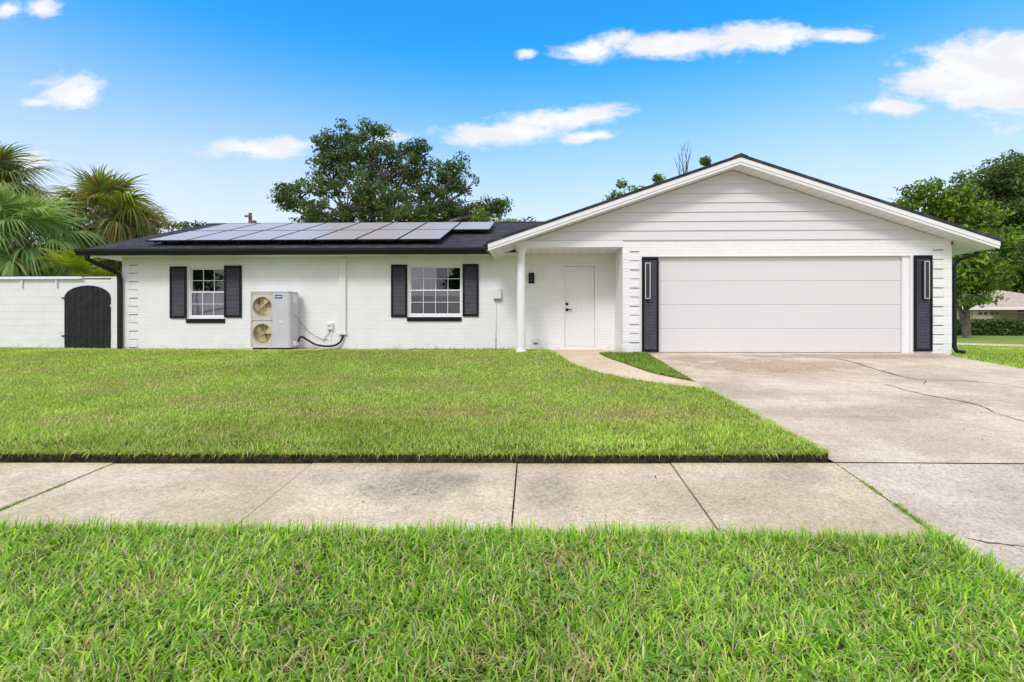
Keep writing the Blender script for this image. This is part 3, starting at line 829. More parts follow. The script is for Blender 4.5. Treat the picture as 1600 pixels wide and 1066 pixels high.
# quoins: alternating long and short projecting blocks with thin dark strips over the joints
def quoins(x_c, sgn, y, short, long, z0, z1, n, first_long=True):
    bm = bmesh.new(); h = (z1 - z0) / n; bgs = []
    for k in range(n):
        w = long if (k % 2 == 0) == first_long else short
        a, b = sorted((x_c, x_c + sgn * w))
        bx(bm, a, b, y - .009, y + .03, z0 + k * h + .005, z0 + (k + 1) * h - .005)
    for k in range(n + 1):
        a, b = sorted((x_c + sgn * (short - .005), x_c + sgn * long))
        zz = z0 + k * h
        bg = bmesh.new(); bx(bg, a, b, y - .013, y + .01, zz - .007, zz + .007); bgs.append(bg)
    q = part('quoin_column', bm, M['brick'], bevel=.004)
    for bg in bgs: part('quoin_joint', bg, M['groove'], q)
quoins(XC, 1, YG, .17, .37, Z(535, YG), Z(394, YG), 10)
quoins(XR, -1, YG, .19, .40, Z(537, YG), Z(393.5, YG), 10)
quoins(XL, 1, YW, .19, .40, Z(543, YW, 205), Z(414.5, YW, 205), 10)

# horizontal siding boards in the gable
APX, APZ = X(1157, 10.69), Z(241.5, 10.69, 1157)
HALF = (X(1562, 10.69) - X(762, 10.69)) / 2
SL = (APZ - Z(375, 10.69, 1160)) / HALF
def roof_z(x): return APZ - SL * abs(x - APX)
bm = bmesh.new()
zb = ZS; dz = .2055; k = 0
YSd = YG - .004
while zb < APZ - .25:
    z1 = zb + dz
    def xspan(z):
        w = (APZ - .20 - z) / SL
        return max(XB, APX - w), min(XR, APX + w)
    a0, a1 = xspan(zb); c0, c1 = xspan(min(z1, APZ - .21))
    zt = min(z1, APZ - .205)
    # board leans out at the bottom like lap siding
    o0 = .030; o1 = .006
    pts_f = [(a0, YSd - o0, zb), (a1, YSd - o0, zb), (c1, YSd - o1, zt), (c0, YSd - o1, zt)]
    f = [bm.verts.new(p) for p in pts_f]; bk = [bm.verts.new((p[0], YG + .1, p[2])) for p in pts_f]
    bm.faces.new(f); bm.faces.new([f[1], f[0], bk[0], bk[1]]); bm.faces.new([f[3], f[2], bk[2], bk[3]]); bm.faces.new([f[0], f[3], bk[3], bk[0]]); bm.faces.new([f[2], f[1], bk[1], bk[2]])
    zb += dz
part('gable_siding', bm, M['siding'])
# porch beam and ceiling
bm = bmesh.new(); bx(bm, XB, XC + .004, YG - .028, YG + .2, Z(387, YG), ZS - .004); part('porch_beam', bm, M['trim'], bevel=.004)
bm = bmesh.new(); bx(bm, XB, XC - .003, YG + .2, YW - .002, Z(387, YG) + .02, Z(387, YG) + .05); part('porch_ceiling', bm, M['soffit'])
bm = bmesh.new(); bx(bm, XR - .012, XR + .022, YG - .02, YG + .06, ZS - .14, ZS - .002); part('corner_notch', bm, M['groove'])  # small dark box marking the notch at the top right wall corner

# roofs
def slab(bm, quad, th, mi=0):
    """quad: four top corners; thickness straight down"""
    T = [bm.verts.new(p) for p in quad]; B = [bm.verts.new((p[0], p[1], p[2] - th)) for p in quad]
    fs = [bm.faces.new(T), bm.faces.new(B[::-1])]
    for i in range(4): fs.append(bm.faces.new([T[i], B[i], B[(i + 1) % 4], T[(i + 1) % 4]]))
    for f in fs: f.material_index = mi
    bmesh.ops.recalc_face_normals(bm, faces=fs)
ME = Z(388.5, YE, 440); MS = .335; RY = 16.5; MR = ME + MS * (RY - YE)
XE = X(124, YE)
def mz(y): return ME + MS * (y - YE) if y <= RY else MR - MS * (y - RY)
bm = bmesh.new()
slab(bm, [(XE, YE, ME), (APX - .8, YE, ME), (APX - .8, RY, MR), (XE, RY, MR)], .04)
slab(bm, [(XE, RY, MR), (APX - .8, RY, MR), (APX - .8, 21.2, mz(21.2)), (XE, 21.2, mz(21.2))], .04)
part('roof', bm, M['shingle'])
bm = bmesh.new()
for k in range(52):                                               # ridge cap shingles
    x0 = XE + k * .27
    if x0 > 3.2: break
    pts = [(RY - .15, MR - .045), (RY - .15, MR - .030), (RY, MR + .022), (RY + .15, MR - .030), (RY + .15, MR - .045)]
    prism(bm, pts, 'x', x0, x0 + .262)
part('ridge_cap', bm, M['shingle'])
bm = bmesh.new()
E = .55
slab(bm, [(XE + .03, YE + .03, ME - .043), (XB - .02, YE + .03, ME - .043), (XB - .02, RY, MR - .053), (XE + .03, RY, MR - .053)], .04)
slab(bm, [(XB - .019, 12.7, mz(12.7) - .043), (APX - .9, 12.7, mz(12.7) - .043), (APX - .9, RY, MR - .053), (XB - .019, RY, MR - .053)], .12)
slab(bm, [(XE + .03, RY, MR - .053), (APX - .9, RY, MR - .053), (APX - .9, 21.1, mz(21.1) - .053), (XE + .03, 21.1, mz(21.1) - .053)], .12)
part('roof_deck', bm, M['black'])
bm = bmesh.new()
bx(bm, XL - .45, XB - .02, YE + .04, YW - .002, 2.32, 2.335); bx(bm, XE + .04, XL - .002, YE + .045, 21.0, 2.316, 2.333)
part('soffit', bm, M['soffit'])
FY = 10.69; BY = 21.0
xl_, xr_ = APX - HALF, APX + HALF; ez = APZ - SL * HALF
bm = bmesh.new()
slab(bm, [(xl_ - .03, FY - .03, ez - .008), (APX, FY - .03, APZ + .003), (APX, BY, APZ + .003), (xl_ - .03, BY, ez - .008)], .055)
slab(bm, [(APX, FY - .03, APZ + .003), (xr_ + .03, FY - .03, ez - .008), (xr_ + .03, BY, ez - .008), (APX, BY, APZ + .003)], .055)
part('gable_roof', bm, M['shingle'])
bm = bmesh.new()
for k in range(38):
    y0 = FY - .035 + k * .27
    prism(bm, [(APX - .15, APZ - .058), (APX + .15, APZ - .058), (APX + .15, APZ - .035), (APX, APZ + .022), (APX - .15, APZ - .035)], 'y', y0, y0 + .262)
part('gable_ridge_cap', bm, M['shingle'])
bm = bmesh.new()                                                  # white rake fascia boards, two steps
for s in (-1, 1):
    e = APX + s * HALF
    for (y0, y1, t0, t1) in ((FY - .012, FY + .02, .058, .15), (FY + .003, FY + .035, .149, .205)):
        pts = [(APX, APZ - t0), (e, ez - t0), (e, ez - t1), (APX, APZ - t1)]
        prism(bm, pts if s < 0 else pts[::-1], 'y', y0, y1)
part('fascia', bm, M['trim'])
bm = bmesh.new()
for s in (-1, 1):
    e = APX + s * (HALF - .005)
    slab(bm, [(APX, FY + .036, APZ - .17), (e, FY + .036, ez - .17), (e, BY, ez - .17), (APX, BY, APZ - .17)], .015)
part('gable_soffit', bm, M['soffit'])
for e in (xl_, xr_):                                              # white eave boards along the right and left edge
    bm = bmesh.new(); bx(bm, min(e, e + (.015 if e < 0 else -.015)), max(e, e + (.015 if e < 0 else -.015)), FY + .036, BY, ez - .185, ez - .064)
    part('eave_board', bm, M['trim'])
# gutters
def kgutter(bm, axis, a, b, back, z, sgn, h=.125, w=.115):
    pts = [(back, z), (back, z - h), (back + sgn * w * .55, z - h), (back + sgn * w * .75, z - h * .55), (back + sgn * w, z - h * .35), (back + sgn * w, z)]
    prism(bm, pts, axis, a, b)
bm = bmesh.new(); kgutter(bm, 'x', XE - .04, xl_ - .04, YE + .02, ME - .012, -1, .14, .125)
bx(bm, XE - .045, xl_ - .03, YE - .115, YE - .101, ME - .03, ME - .006)
part('gutter', bm, M['black'])
bm = bmesh.new(); kgutter(bm, 'y', FY + .03, BY, xr_ + .004, ez - .055, 1, .12, .11); part('gutter', bm, M['black'])
bm = bmesh.new(); kgutter(bm, 'y', FY + .06, YE - .12, xl_ - .004, ez - .055, -1, .12, .11); part('gutter', bm, M['black'])
def sq_pipe(bm, pts, w=.075, d=.06):
    pts = [Vector(p) for p in pts]; rings = []
    for i, p in enumerate(pts):
        t = ((pts[i] - pts[i - 1]).normalized() if i else Vector((0, 0, 0))) + ((pts[i + 1] - pts[i]).normalized() if i < len(pts) - 1 else Vector((0, 0, 0)))
        t.normalize()
        s = Vector((1, 0, 0)); s = (s - t * s.dot(t)); s.normalize(); q = t.cross(s)
        rings.append([bm.verts.new(p + s * a * w / 2 + q * b * d / 2) for a, b in ((-1, -1), (1, -1), (1, 1), (-1, 1))])
    fs = []
    for i in range(len(rings) - 1):
        for k in range(4): fs.append(bm.faces.new([rings[i][k], rings[i][(k + 1) % 4], rings[i + 1][(k + 1) % 4], rings[i + 1][k]]))
    fs += [bm.faces.new(rings[0][::-1]), bm.faces.new(rings[-1])]
    bmesh.ops.recalc_face_normals(bm, faces=fs)
bm = bmesh.new(); dx = XL - .025
sq_pipe(bm, [(XL - .36, YE - .04, ME - .14), (XL - .36, YE - .03, ME - .24), (XL - .15, YE + .25, ME - .42), (XL - .0, YW - .1, ME - .55), (XL - .0, YW - .07, ME - .72), (XL - .0, YW - .07, .02), (XL + .0, YW - .12, -.05)], .095, .075)
part('downspout', bm, M['black'], bevel=.008)
bm = bmesh.new(); 
sq_pipe(bm, [(xr_ + .055, YG + .14, ez - .17), (xr_ + .03, YG + .14, ez - .25), (XR + .26, YG + .12, ez - .36), (XR + .11, YG + .07, ez - .50), (XR + .105, YG + .06, .14), (XR + .13, YG + .03, .05), (XR + .25, YG - .06, .02)], .066, .066)
part('downspout', bm, M['black'], bevel=.008)

# windows
def window(w, cols, y):
    fr = bmesh.new(); l, r_, t, b = w['l'], w['r'], w['t'], w['b']
    fw = .045; y0 = y + .035; y1 = y + .16
    bx(fr, l, l + fw, y0, y1, b, t); bx(fr, r_ - fw, r_, y0, y1, b, t); bx(fr, l + fw, r_ - fw, y0, y1, t - fw, t); bx(fr, l + fw, r_ - fw, y0 - .02, y1, b, b + .05)
    win = part('window', fr, M['trim'], bevel=.003)
    il, ir, ib, it = l + fw, r_ - fw, b + .05, t - fw; mid = (ib + it) / 2
    for (z0, z1, yy, nm) in ((mid, it, y + .085, 'u'), (ib, mid + .02, y + .055, 'l')):
        s = bmesh.new(); sw_ = .028
        bx(s, il + .002, il + sw_, yy, yy + .028, z0, z1); bx(s, ir - sw_, ir - .002, yy, yy + .028, z0, z1)
        bx(s, il + sw_, ir - sw_, yy, yy + .028, z0, z0 + sw_); bx(s, il + sw_, ir - sw_, yy, yy + .028, z1 - sw_, z1)
        gw = (ir - il - 2 * sw_) / cols
        for k in range(1, cols):
            xx = il + sw_ + gw * k; bx(s, xx - .007, xx + .007, yy + .006, yy + .020, z0 + sw_, z1 - sw_)
        zm = (z0 + z1) / 2; bx(s, il + sw_, ir - sw_, yy + .007, yy + .019, zm - .007, zm + .007)
        part('sash', s, M['trim'], win)
        g = bmesh.new(); gx_ = [(il + sw_ - .004, z0 + sw_ - .004), (ir - sw_ + .004, z0 + sw_ - .004), (ir - sw_ + .004, z1 - sw_ + .004), (il + sw_ - .004, z1 - sw_ + .004)]; g.faces.new([g.verts.new((a_, yy + .013, c_)) for a_, c_ in gx_])
        part('pane', g, M['glass'], win)
    return win
w1 = window(W1, 3, YW)
w2 = window(W2, 4, YW)
# blinds: slats, part of each window
def blinds(w, win, x0, x1, z0, z1, tilt=.7, yy=YW + .128):
    b = bmesh.new(); n = int((z1 - z0) / .027)
    for k in range(n):
        z = z0 + (k + .5) * (z1 - z0) / n
        prism(b, [(yy - .010, z - .014), (yy + .004, z + .014), (yy + .006, z + .014), (yy - .008, z - .014)], 'x', x0, x1)
    part('blind', b, M['blind'], win)
h1 = (W1['t'] + W1['b']) / 2; h2 = (W2['t'] + W2['b']) / 2
blinds(W1, w1, W1['l'] + .05, W1['r'] - .05, W1['b'] + .05, h1)
blinds(W2, w2, W2['l'] + .05, W2['r'] - .05, W2['b'] + .05, h2 + .01)
blinds(W2, w2, W2['l'] + .05, (W2['l'] + W2['r']) / 2 - .02, h2 + .02, W2['t'] - .05)
for w, wn in ((W1, w1), (W2, w2)):
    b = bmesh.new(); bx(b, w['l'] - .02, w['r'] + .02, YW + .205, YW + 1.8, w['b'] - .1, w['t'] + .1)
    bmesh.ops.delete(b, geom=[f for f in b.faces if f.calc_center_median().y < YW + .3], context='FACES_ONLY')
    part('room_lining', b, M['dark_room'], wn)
    b = bmesh.new(); bx(b, w['l'] - .01, w['r'] - .02, YW - .035, YW + .034, w['b'] - .115, w['b'] - .012)
    part('sill', b, M['shut_frame'], wn, bevel=.004)
# shutters
def shutter(x0, x1, z0, z1, y, pitch=.032):
    s = bmesh.new(); fw = .05; d = .038
    bx(s, x0, x0 + fw, y - d, y - .002, z0, z1); bx(s, x1 - fw, x1, y - d, y - .002, z0, z1)
    bx(s, x0 + fw, x1 - fw, y - d, y - .002, z0, z0 + .065); bx(s, x0 + fw, x1 - fw, y - d, y - .002, z1 - .065, z1)
    sh = part('shutter', s, M['shut_frame'], bevel=.003)
    l = bmesh.new(); bx(l, x0 + fw, x1 - fw, y - .012, y - .003, z0 + .065, z1 - .065)
    n = int((z1 - z0 - .13) / pitch); p = (z1 - z0 - .13) / n
    for k in range(n):
        z = z0 + .065 + k * p
        prism(l, [(y - .030, z + .002), (y - .012, z + p), (y - .008, z + p), (y - .008, z + .002)], 'x', x0 + fw, x1 - fw)
    part('louvers', l, M['shut'], sh)
shutter(X(266.5, YW), W1['l'] - .004, W1['b'] - .0, W1['t'] + .0, YW)
shutter(W1['r'] - .03, X(378, YW), W1['b'] + .02, W1['t'] + .02, YW)
shutter(X(611.5, YW), W2['l'] - .008, W2['b'] - .015, W2['t'], YW)
shutter(W2['r'] + .006, X(748, YW), W2['b'], W2['t'] + .01, YW)
shutter(X(1002.7, YG), X(1029, YG), Z(550, YG), Z(402.5, YG), YG)
shutter(X(1427, YG), X(1455.5, YG), Z(548.5, YG), Z(401.5, YG), YG)

# garage door
gl, gr, gt = GD['l'], X(1412, YG), GD['t']
bm = bmesh.new(); n = 4; hh = (gt - .012) / n
for k in range(n):
    bx(bm, gl + .004, gr, YG + .09, YG + .13, .012 + k * hh, .012 + (k + 1) * hh - .004)
gd = part('garage_door', bm, M['gdoor'], bevel=.007, segs=3)
bm = bmesh.new(); bx(bm, gl + .004, gr, YG + .093, YG + .125, .0, .0115); part('bottom_seal', bm, M['rubber'], gd)
bm = bmesh.new(); bx(bm, gl + .01, gr - .01, YG + .105, YG + .128, .013, gt - .02); part('joint_backing', bm, M['gdoor'], gd)
bm = bmesh.new(); bx(bm, X(1248, YG), X(1251, YG), YG + .082, YG + .09, gt - .07, gt - .045); part('lock_cylinder', bm, M['steel'], gd)
bm = bmesh.new()
bx(bm, gr + .004, GD['r'] - .02, YG + .04, YG + .18, .0, gt); bx(bm, GD['r'] - .0195, GD['r'] + .012, YG - .014, YG + .18, .0, gt + .012); bx(bm, gl - .012, gl + .0, YG - .014, YG + .18, 0, gt + .012)
bx(bm, gl - .0, GD['r'] - .02, YG - .010, YG + .17, gt + .001, gt + .022)
part('garage_door_frame', bm, M['trim'], bevel=.003)
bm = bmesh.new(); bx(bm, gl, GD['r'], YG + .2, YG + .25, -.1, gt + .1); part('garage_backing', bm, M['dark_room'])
bm = bmesh.new(); bx(bm, gl, GD['r'], YG + .03, YG + .2, -.05, .0035); part('garage_threshold', bm, M['walk'])

# front door
bm = bmesh.new(); l, r_, t = DO['l'], DO['r'], DO['t']; sill = Z(540.5, YW, 905)
fw = .035
bx(bm, l - .03, l + fw, YW - .012, YW + .14, .012, t + .035); bx(bm, r_ - fw, r_ + .03, YW - .012, YW + .14, .012, t + .035); bx(bm, l + fw, r_ - fw, YW - .012, YW + .14, t - .02, t + .035)
bx(bm, l + fw, r_ - fw, YW - .02, YW + .14, .012, sill - .012)
part('door_frame', bm, M['trim'], bevel=.003)
bm = bmesh.new(); dl, dr_, dt_, db = l + fw + .004, r_ - fw - .004, t - .026, sill - .004
yf = YW + .045
bx(bm, dl, dr_, yf, yf + .045, db, dt_)
dw = dr_ - dl; dh = dt_ - db
for (a, b) in ((.14, .45), (.55, .86)):
    for (c, d) in ((.10, .36), (.42, .78), (.84, .94)):
        x0, x1, z0, z1 = dl + a * dw, dl + b * dw, db + c * dh, db + d * dh
        for (p0, p1, q0, q1) in ((x0, x1, z0, z0 + .012), (x0, x1, z1 - .012, z1), (x0, x0 + .012, z0 + .012, z1 - .012), (x1 - .012, x1, z0 + .012, z1 - .012)):
            bx(bm, p0, p1, yf - .005, yf + .001, q0, q1)
        bx(bm, x0 + .035, x1 - .035, yf - .004, yf + .001, z0 + .035, z1 - .035)
door = part('front_door', bm, M['trim'], bevel=.002)
bm = bmesh.new(); bx(bm, dl, dr_, YW - .022, YW + .05, sill - .012, sill - .003); part('threshold', bm, M['steel'], door)
kx = dl + .055; kz = Z(484, YW, 886)
bm = bmesh.new(); bx(bm, kx - .032, kx + .032, yf - .016, yf - .001, kz - .032, kz + .032); bx(bm, kx - .01, kx + .01, yf - .05, yf - .016, kz - .01, kz + .01); bx(bm, kx - .01, kx + .12, yf - .062, yf - .046, kz - .01, kz + .01)
part('handle', bm, M['black'], door, bevel=.003)
kz2 = Z(475, YW, 886)
bm = bmesh.new(); bx(bm, kx - .032, kx + .032, yf - .02, yf - .001, kz2 - .032, kz2 + .032); bx(bm, kx - .016, kx + .016, yf - .028, yf - .02, kz2 - .016, kz2 + .016)
part('deadbolt', bm, M['black'], door, bevel=.003)
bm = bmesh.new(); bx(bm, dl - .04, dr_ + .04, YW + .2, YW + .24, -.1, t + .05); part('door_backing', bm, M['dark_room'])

# porch column
bm = bmesh.new(); cx = X(814, YG); cy = YG + .086; zt = Z(387, YG) - .003
prof = [(.125, -.02), (.125, .03), (.118, .05), (.108, .055), (.112, .07), (.112, .09), (.104, .1)]
for i in range(9): prof.append((.104 - .018 * (i / 8) ** 1.3, .12 + (zt - .12 - .17) * i / 8))
prof += [(.094, zt - .16), (.094, zt - .145), (.086, zt - .14), (.088, zt - .09), (.105, zt - .06), (.122, zt - .035), (.13, zt - .033), (.13, zt)]
lathe(bm, cx, cy, prof, 32)
part('porch_column', bm, M['trim'])

# line-set cover running down the wall
bm = bmesh.new(); a, b = X(530.5, YW), X(541.5, YW)
bx(bm, a, b, YW - .065, YW - .002, Z(519.5, YW, 536), 2.318)
lc = part('line_cover', bm, M['trim'], bevel=.01)
bm = bmesh.new(); bx(bm, a - .015, b + .012, YW - .075, YW - .001, Z(523, YW, 536), Z(519.5, YW, 536)); part('end_cap', bm, M['trim'], lc, bevel=.006)

# ------------------------------------------------------------------ things on and by the house
def wall_thing(name, label, cat, loc, group=None): return thing(name, label, cat, loc, group)
def tpart(name, bm, mat, root, parent=None, **kw):
    o = finish(name, bm, mat, None, **kw); o.parent = parent or root; return o
# long garage sconces
def sconce(px0, px1, py0, py1, label):
    x0, x1 = X(px0, YG - .11), X(px1, YG - .11); z0, z1 = Z(py1, YG - .11), Z(py0, YG - .11)
    root = thing('wall_sconce', label, 'wall lamp', ((x0 + x1) / 2, YG - .03, z0), 'tall slim lamps beside the garage door')
    w = (x1 - x0) / 2; h = z1 - z0
    b = bmesh.new(); bx(b, -w * .9, w * .9, -.06, -.002, .01, h - .01); tpart('body', b, M['black'], root, bevel=.004)
    b = bmesh.new(); e = .020
    bx(b, -w, -w + e, -.085, -.061, 0, h); bx(b, w - e, w, -.085, -.061, 0, h); bx(b, -w + e, w - e, -.085, -.061, 0, e); bx(b, -w + e, w - e, -.085, -.061, h - e, h)
    tpart('frame', b, M['steel'], root, bevel=.002)
    b = bmesh.new(); bx(b, -w + e, w - e, -.078, -.061, e, h - e); tpart('lens', b, M['lampglass'], root)
sconce(1008, 1016.5, 411, 467.5, 'tall slim silver framed wall lamp on the shutter left of the garage door')
sconce(1444.5, 1453, 410, 468, 'tall slim silver framed wall lamp on the shutter right of the garage door')
# black porch lamp
a, b_ = P(826, 443, YW), P(835, 426.5, YW)
root = thing('porch_lamp', 'small black rectangular wall lamp between porch column and front door', 'wall lamp', ((a.x + b_.x) / 2, YW, a.z))
w = (b_.x - a.x) / 2; h = b_.z - a.z
b = bmesh.new(); bx(b, -w, w, -.02, -.001, 0, h); tpart('back_plate', b, M['black'], root, bevel=.003)
b = bmesh.new(); bx(b, -w * .85, w * .85, -.10, -.021, h * .3, h * .97); bx(b, -w * .95, w * .95, -.105, -.02, h * .14, h * .2); tpart('housing', b, M['black'], root, bevel=.003)
b = bmesh.new(); bx(b, -w * .7, w * .7, -.095, -.022, h * .2, h * .3); tpart('lens', b, M['lampglass'], root)
# utility box with conduit
a, b_ = P(771.5, 468.5, YW), P(783.5, 451.5, YW)
root = thing('utility_box', 'small white utility box with thin conduit on wall between window and column', 'electrical box', ((a.x + b_.x) / 2, YW, -.02))
w = (b_.x - a.x) / 2; z0 = a.z + .02; z1 = b_.z + .02
b = bmesh.new(); bx(b, -w, w, -.10, -.002, z0 + .02, z1); tpart('box', b, M['white'], root, bevel=.006)
b = bmesh.new(); bx(b, -w + .005, w - .005, -.09, -.004, z0, z0 + .018); tpart('knockout', b, M['greycable'], root)
b = bmesh.new(); tube(b, [(-w * .45, -.018, -.02), (-w * .45, -.018, z0 + .001)], .011, 10); tpart('conduit', b, M['white'], root)
b = bmesh.new(); bx(b, -w * .45 - .03, -w * .45 + .022, -.024, -.001, z0 * .22, z0 * .22 + .012); tpart('clip', b, M['greycable'], root)
# outlet cover low on the porch wall
a, b_ = P(833, 537, YW), P(840.5, 528.5, YW)
root = thing('outlet_cover', 'small white outlet cover low on the porch wall', 'outlet', ((a.x + b_.x) / 2, YW, a.z))
w = (b_.x - a.x) / 2
b = bmesh.new(); bx(b, -w, w, -.05, -.002, .02, b_.z - a.z); tpart('cover', b, M['white'], root, bevel=.006)
b = bmesh.new(); bx(b, -w * .9, w * .9, -.03, -.002, 0.002, .018); tpart('hinge', b, M['black'], root)
# disconnect box
a, b_ = P(512.5, 515, YW), P(521, 504.5, YW)
root = thing('disconnect_box', 'small white switch box on the wall beside the vertical line cover', 'electrical box', ((a.x + b_.x) / 2, YW, a.z))
w = (b_.x - a.x) / 2; h = b_.z - a.z
b = bmesh.new(); bx(b, -w, w, -.08, -.002, 0, h); tpart('box', b, M['white'], root, bevel=.005)
b = bmesh.new(); bx(b, -w * .6, w * .6, -.088, -.08, h * .5, h * .6); tpart('latch', b, M['black'], root)
for q, (dx_, l_) in enumerate(((-.03, .30), (.035, .27))):
    b = bmesh.new(); tube(b, spline([(dx_, -.03, 0), (dx_ - .01, -.03, -.1), (dx_ - (.10 if q == 0 else .03), -.03, -.2), (dx_ - (.14 if q == 0 else .04), -.04, -l_)], 5), .008, 8); tpart('conduit', b, M['greycable'] if q == 0 else M['white'], root)

# air-conditioning condenser
AY = 11.80
ax0, ax1 = X(391, AY), X(454, AY); az0, az1 = Z(543.5, AY, 425), Z(455.5, AY, 425)
acw = ax1 - ax0; ach = az1 - az0; acd = .40
AX, AZ = (ax0 + ax1) / 2, az0
tag_pad = bmesh.new(); bx(tag_pad, AX - acw / 2 - .35, AX + acw / 2 + .75, AY - .16, YW - .01, -.05, AZ - .045)
pad = finish('equipment_pad', tag_pad, M['walk'], bevel=.01); tag(pad, 'low concrete pad under the outdoor heat pump', 'pad')
ac = thing('heat_pump_unit', 'grey outdoor heat pump with two tan fans stacked, beside the left window', 'air conditioner', (AX, AY, AZ - .045))
W_ = acw / 2
def roundrect(x0, x1, y0, y1, r, n=5):
    pts = []
    for (cx_, cy_, a0) in ((x1 - r, y0 + r, -PI / 2), (x1 - r, y1 - r, 0), (x0 + r, y1 - r, PI / 2), (x0 + r, y0 + r, PI)):
        for k in range(n + 1):
            t = a0 + PI / 2 * k / n; pts.append((cx_ + r * math.cos(t), cy_ + r * math.sin(t)))
    return pts
z0 = .045
# shell: right column solid, left bay open for the two fans
xs_ = -W_ + acw * .56
b = bmesh.new()
prism(b, [(xs_, .0), (W_ - .07, 0), (W_ - .045, .006), (W_ - .018, .025), (W_ - .004, .055), (W_, .09), (W_, acd), (xs_, acd)], 'z', z0, z0 + ach - .02)
tpart('service_panel', b, M['acbody'], ac, bevel=.003)
b = bmesh.new()
bx(b, -W_, -W_ + .035, 0, acd, z0, z0 + ach - .02); bx(b, -W_ + .035, xs_ - .001, acd - .03, acd, z0, z0 + ach - .02)
bx(b, -W_ + .035, xs_ - .001, 0, acd - .03, z0, z0 + .045); bx(b, -W_ + .035, xs_ - .001, 0.0, acd - .03, z0 + ach / 2 - .02, z0 + ach / 2 + .02); bx(b, -W_ + .035, xs_ - .001, 0, acd - .03, z0 + ach - .06, z0 + ach - .02)
bx(b, xs_ - .02, xs_ - .001, 0.003, acd - .031, z0 + .046, z0 + ach - .062)
tpart('cabinet', b, M['acbody'], ac, bevel=.003)
b = bmesh.new(); prism(b, roundrect(-W_ - .008, W_ + .008, -.01, acd + .008, .05), 'z', z0 + ach - .02, z0 + ach); tpart('lid', b, M['acbody'], ac, bevel=.004)
for (fa, fb) in ((-W_ + .05, -W_ + .2), (W_ - .25, W_ - .1)):
    b = bmesh.new(); bx(b, fa, fb, .02, acd - .02, 0, z0 - .001); tpart('foot', b, M['black'], ac)
fxc = (-W_ + .035 + xs_ - .02) / 2; fw_ = (xs_ - .02 + W_ - .035) / 2
for fi in (0, 1):
    zc = z0 + ach * (.255 if fi == 0 else .735); fh = ach * .225
    rad = min(fw_, fh) * .93
    b = bmesh.new(); n = 40            # square plate with round opening
    outer = []
    for k in range(n):
        t = 2 * PI * k / n; c_, s_ = math.cos(t), math.sin(t); m_ = max(abs(c_) / fw_, abs(s_) / fh); outer.append((c_ / m_, s_ / m_))
    O = [b.verts.new((fxc + p[0], .012, zc + p[1])) for p in outer]
    I = [b.verts.new((fxc + rad * math.cos(2 * PI * k / n), .006, zc + rad * math.sin(2 * PI * k / n))) for k in range(n)]
    D = [b.verts.new((fxc + rad * math.cos(2 * PI * k / n), .12, zc + rad * math.sin(2 * PI * k / n))) for k in range(n)]
    for k in range(n):
        j = (k + 1) % n
        b.faces.new([O[k], O[j], I[j], I[k]]); b.faces.new([I[k], I[j], D[j], D[k]])
    fan = tpart('fan_bay', b, M['acgrey'], ac)
    b = bmesh.new(); bx(b, fxc - fw_, fxc + fw_, .125, .15, zc - fh, zc + fh); tpart('coil', b, M['accoil'], ac, fan)
    b = bmesh.new()
    tube(b, [(fxc, .03, zc), (fxc, .12, zc)], .045, 20)
    for k in range(3):
        t0 = 2 * PI * k / 3 + .5 + fi * .8
        pr = []
        for (rr, da, dy) in ((.05, -.35, .06), (rad * .55, -.62, .055), (rad * .92, -.50, .05), (rad * .95, .1, .085), (rad * .8, .48, .11), (.05, .35, .11)):
            pr.append(b.verts.new((fxc + rr * math.cos(t0 + da), dy, zc + rr * math.sin(t0 + da))))
        f = b.faces.new(pr); bmesh.ops.triangulate(b, faces=[f])
    tpart('fan', b, M['acblade'], ac, fan)
    b = bmesh.new()
    for k in range(1, 12):
        rr = rad * k / 11.5
        pts = [(fxc + rr * math.cos(2 * PI * j / 28), -.006 - .012 * (1 - (k / 12) ** 2), zc + rr * math.sin(2 * PI * j / 28)) for j in range(29)]
        tube(b, pts, .0016, 4, cap=False)
    for k in range(8):
        t = PI * k / 4 + .2; tube(b, [(fxc + .05 * math.cos(t), -.018, zc + .05 * math.sin(t)), (fxc + rad * math.cos(t), -.004, zc + rad * math.sin(t))], .0022, 4)
    tube(b, [(fxc, -.024, zc), (fxc, -.012, zc)], .042, 20)
    tpart('grille', b, M['acgrille'], ac, fan)
lx0 = xs_ + .055; lz = z0 + ach * .905
b = bmesh.new(); bx(b, lx0, lx0 + .17, -.004, -.0005, lz - .045, lz + .05); lab = tpart('badge', b, M['blue'], ac)
b = bmesh.new(); bx(b, lx0 + .02, lx0 + .15, -.0055, -.0042, lz - .006, lz + .016); bx(b, lx0 + .03, lx0 + .15, -.0055, -.0042, lz - .065, lz - .050); tpart('badge_stripe', b, M['label'], ac, lab)
b = bmesh.new(); prism(b, roundrect(xs_ + .13, xs_ + .26, z0 + ach * .445, z0 + ach * .475, .014), 'y', -.006, -.0005); tpart('recessed_grip', b, M['label'], ac)
b = bmesh.new(); bx(b, W_ + .001, W_ + .004, acd - .28, acd - .10, z0 + ach * .80, z0 + ach * .95); tpart('rating_plate', b, M['label'], ac)
b = bmesh.new(); bx(b, W_ + .001, W_ + .05, .12, acd - .1, z0 + .05, z0 + .16); tpart('valve_cover', b, M['white'], ac, bevel=.006)
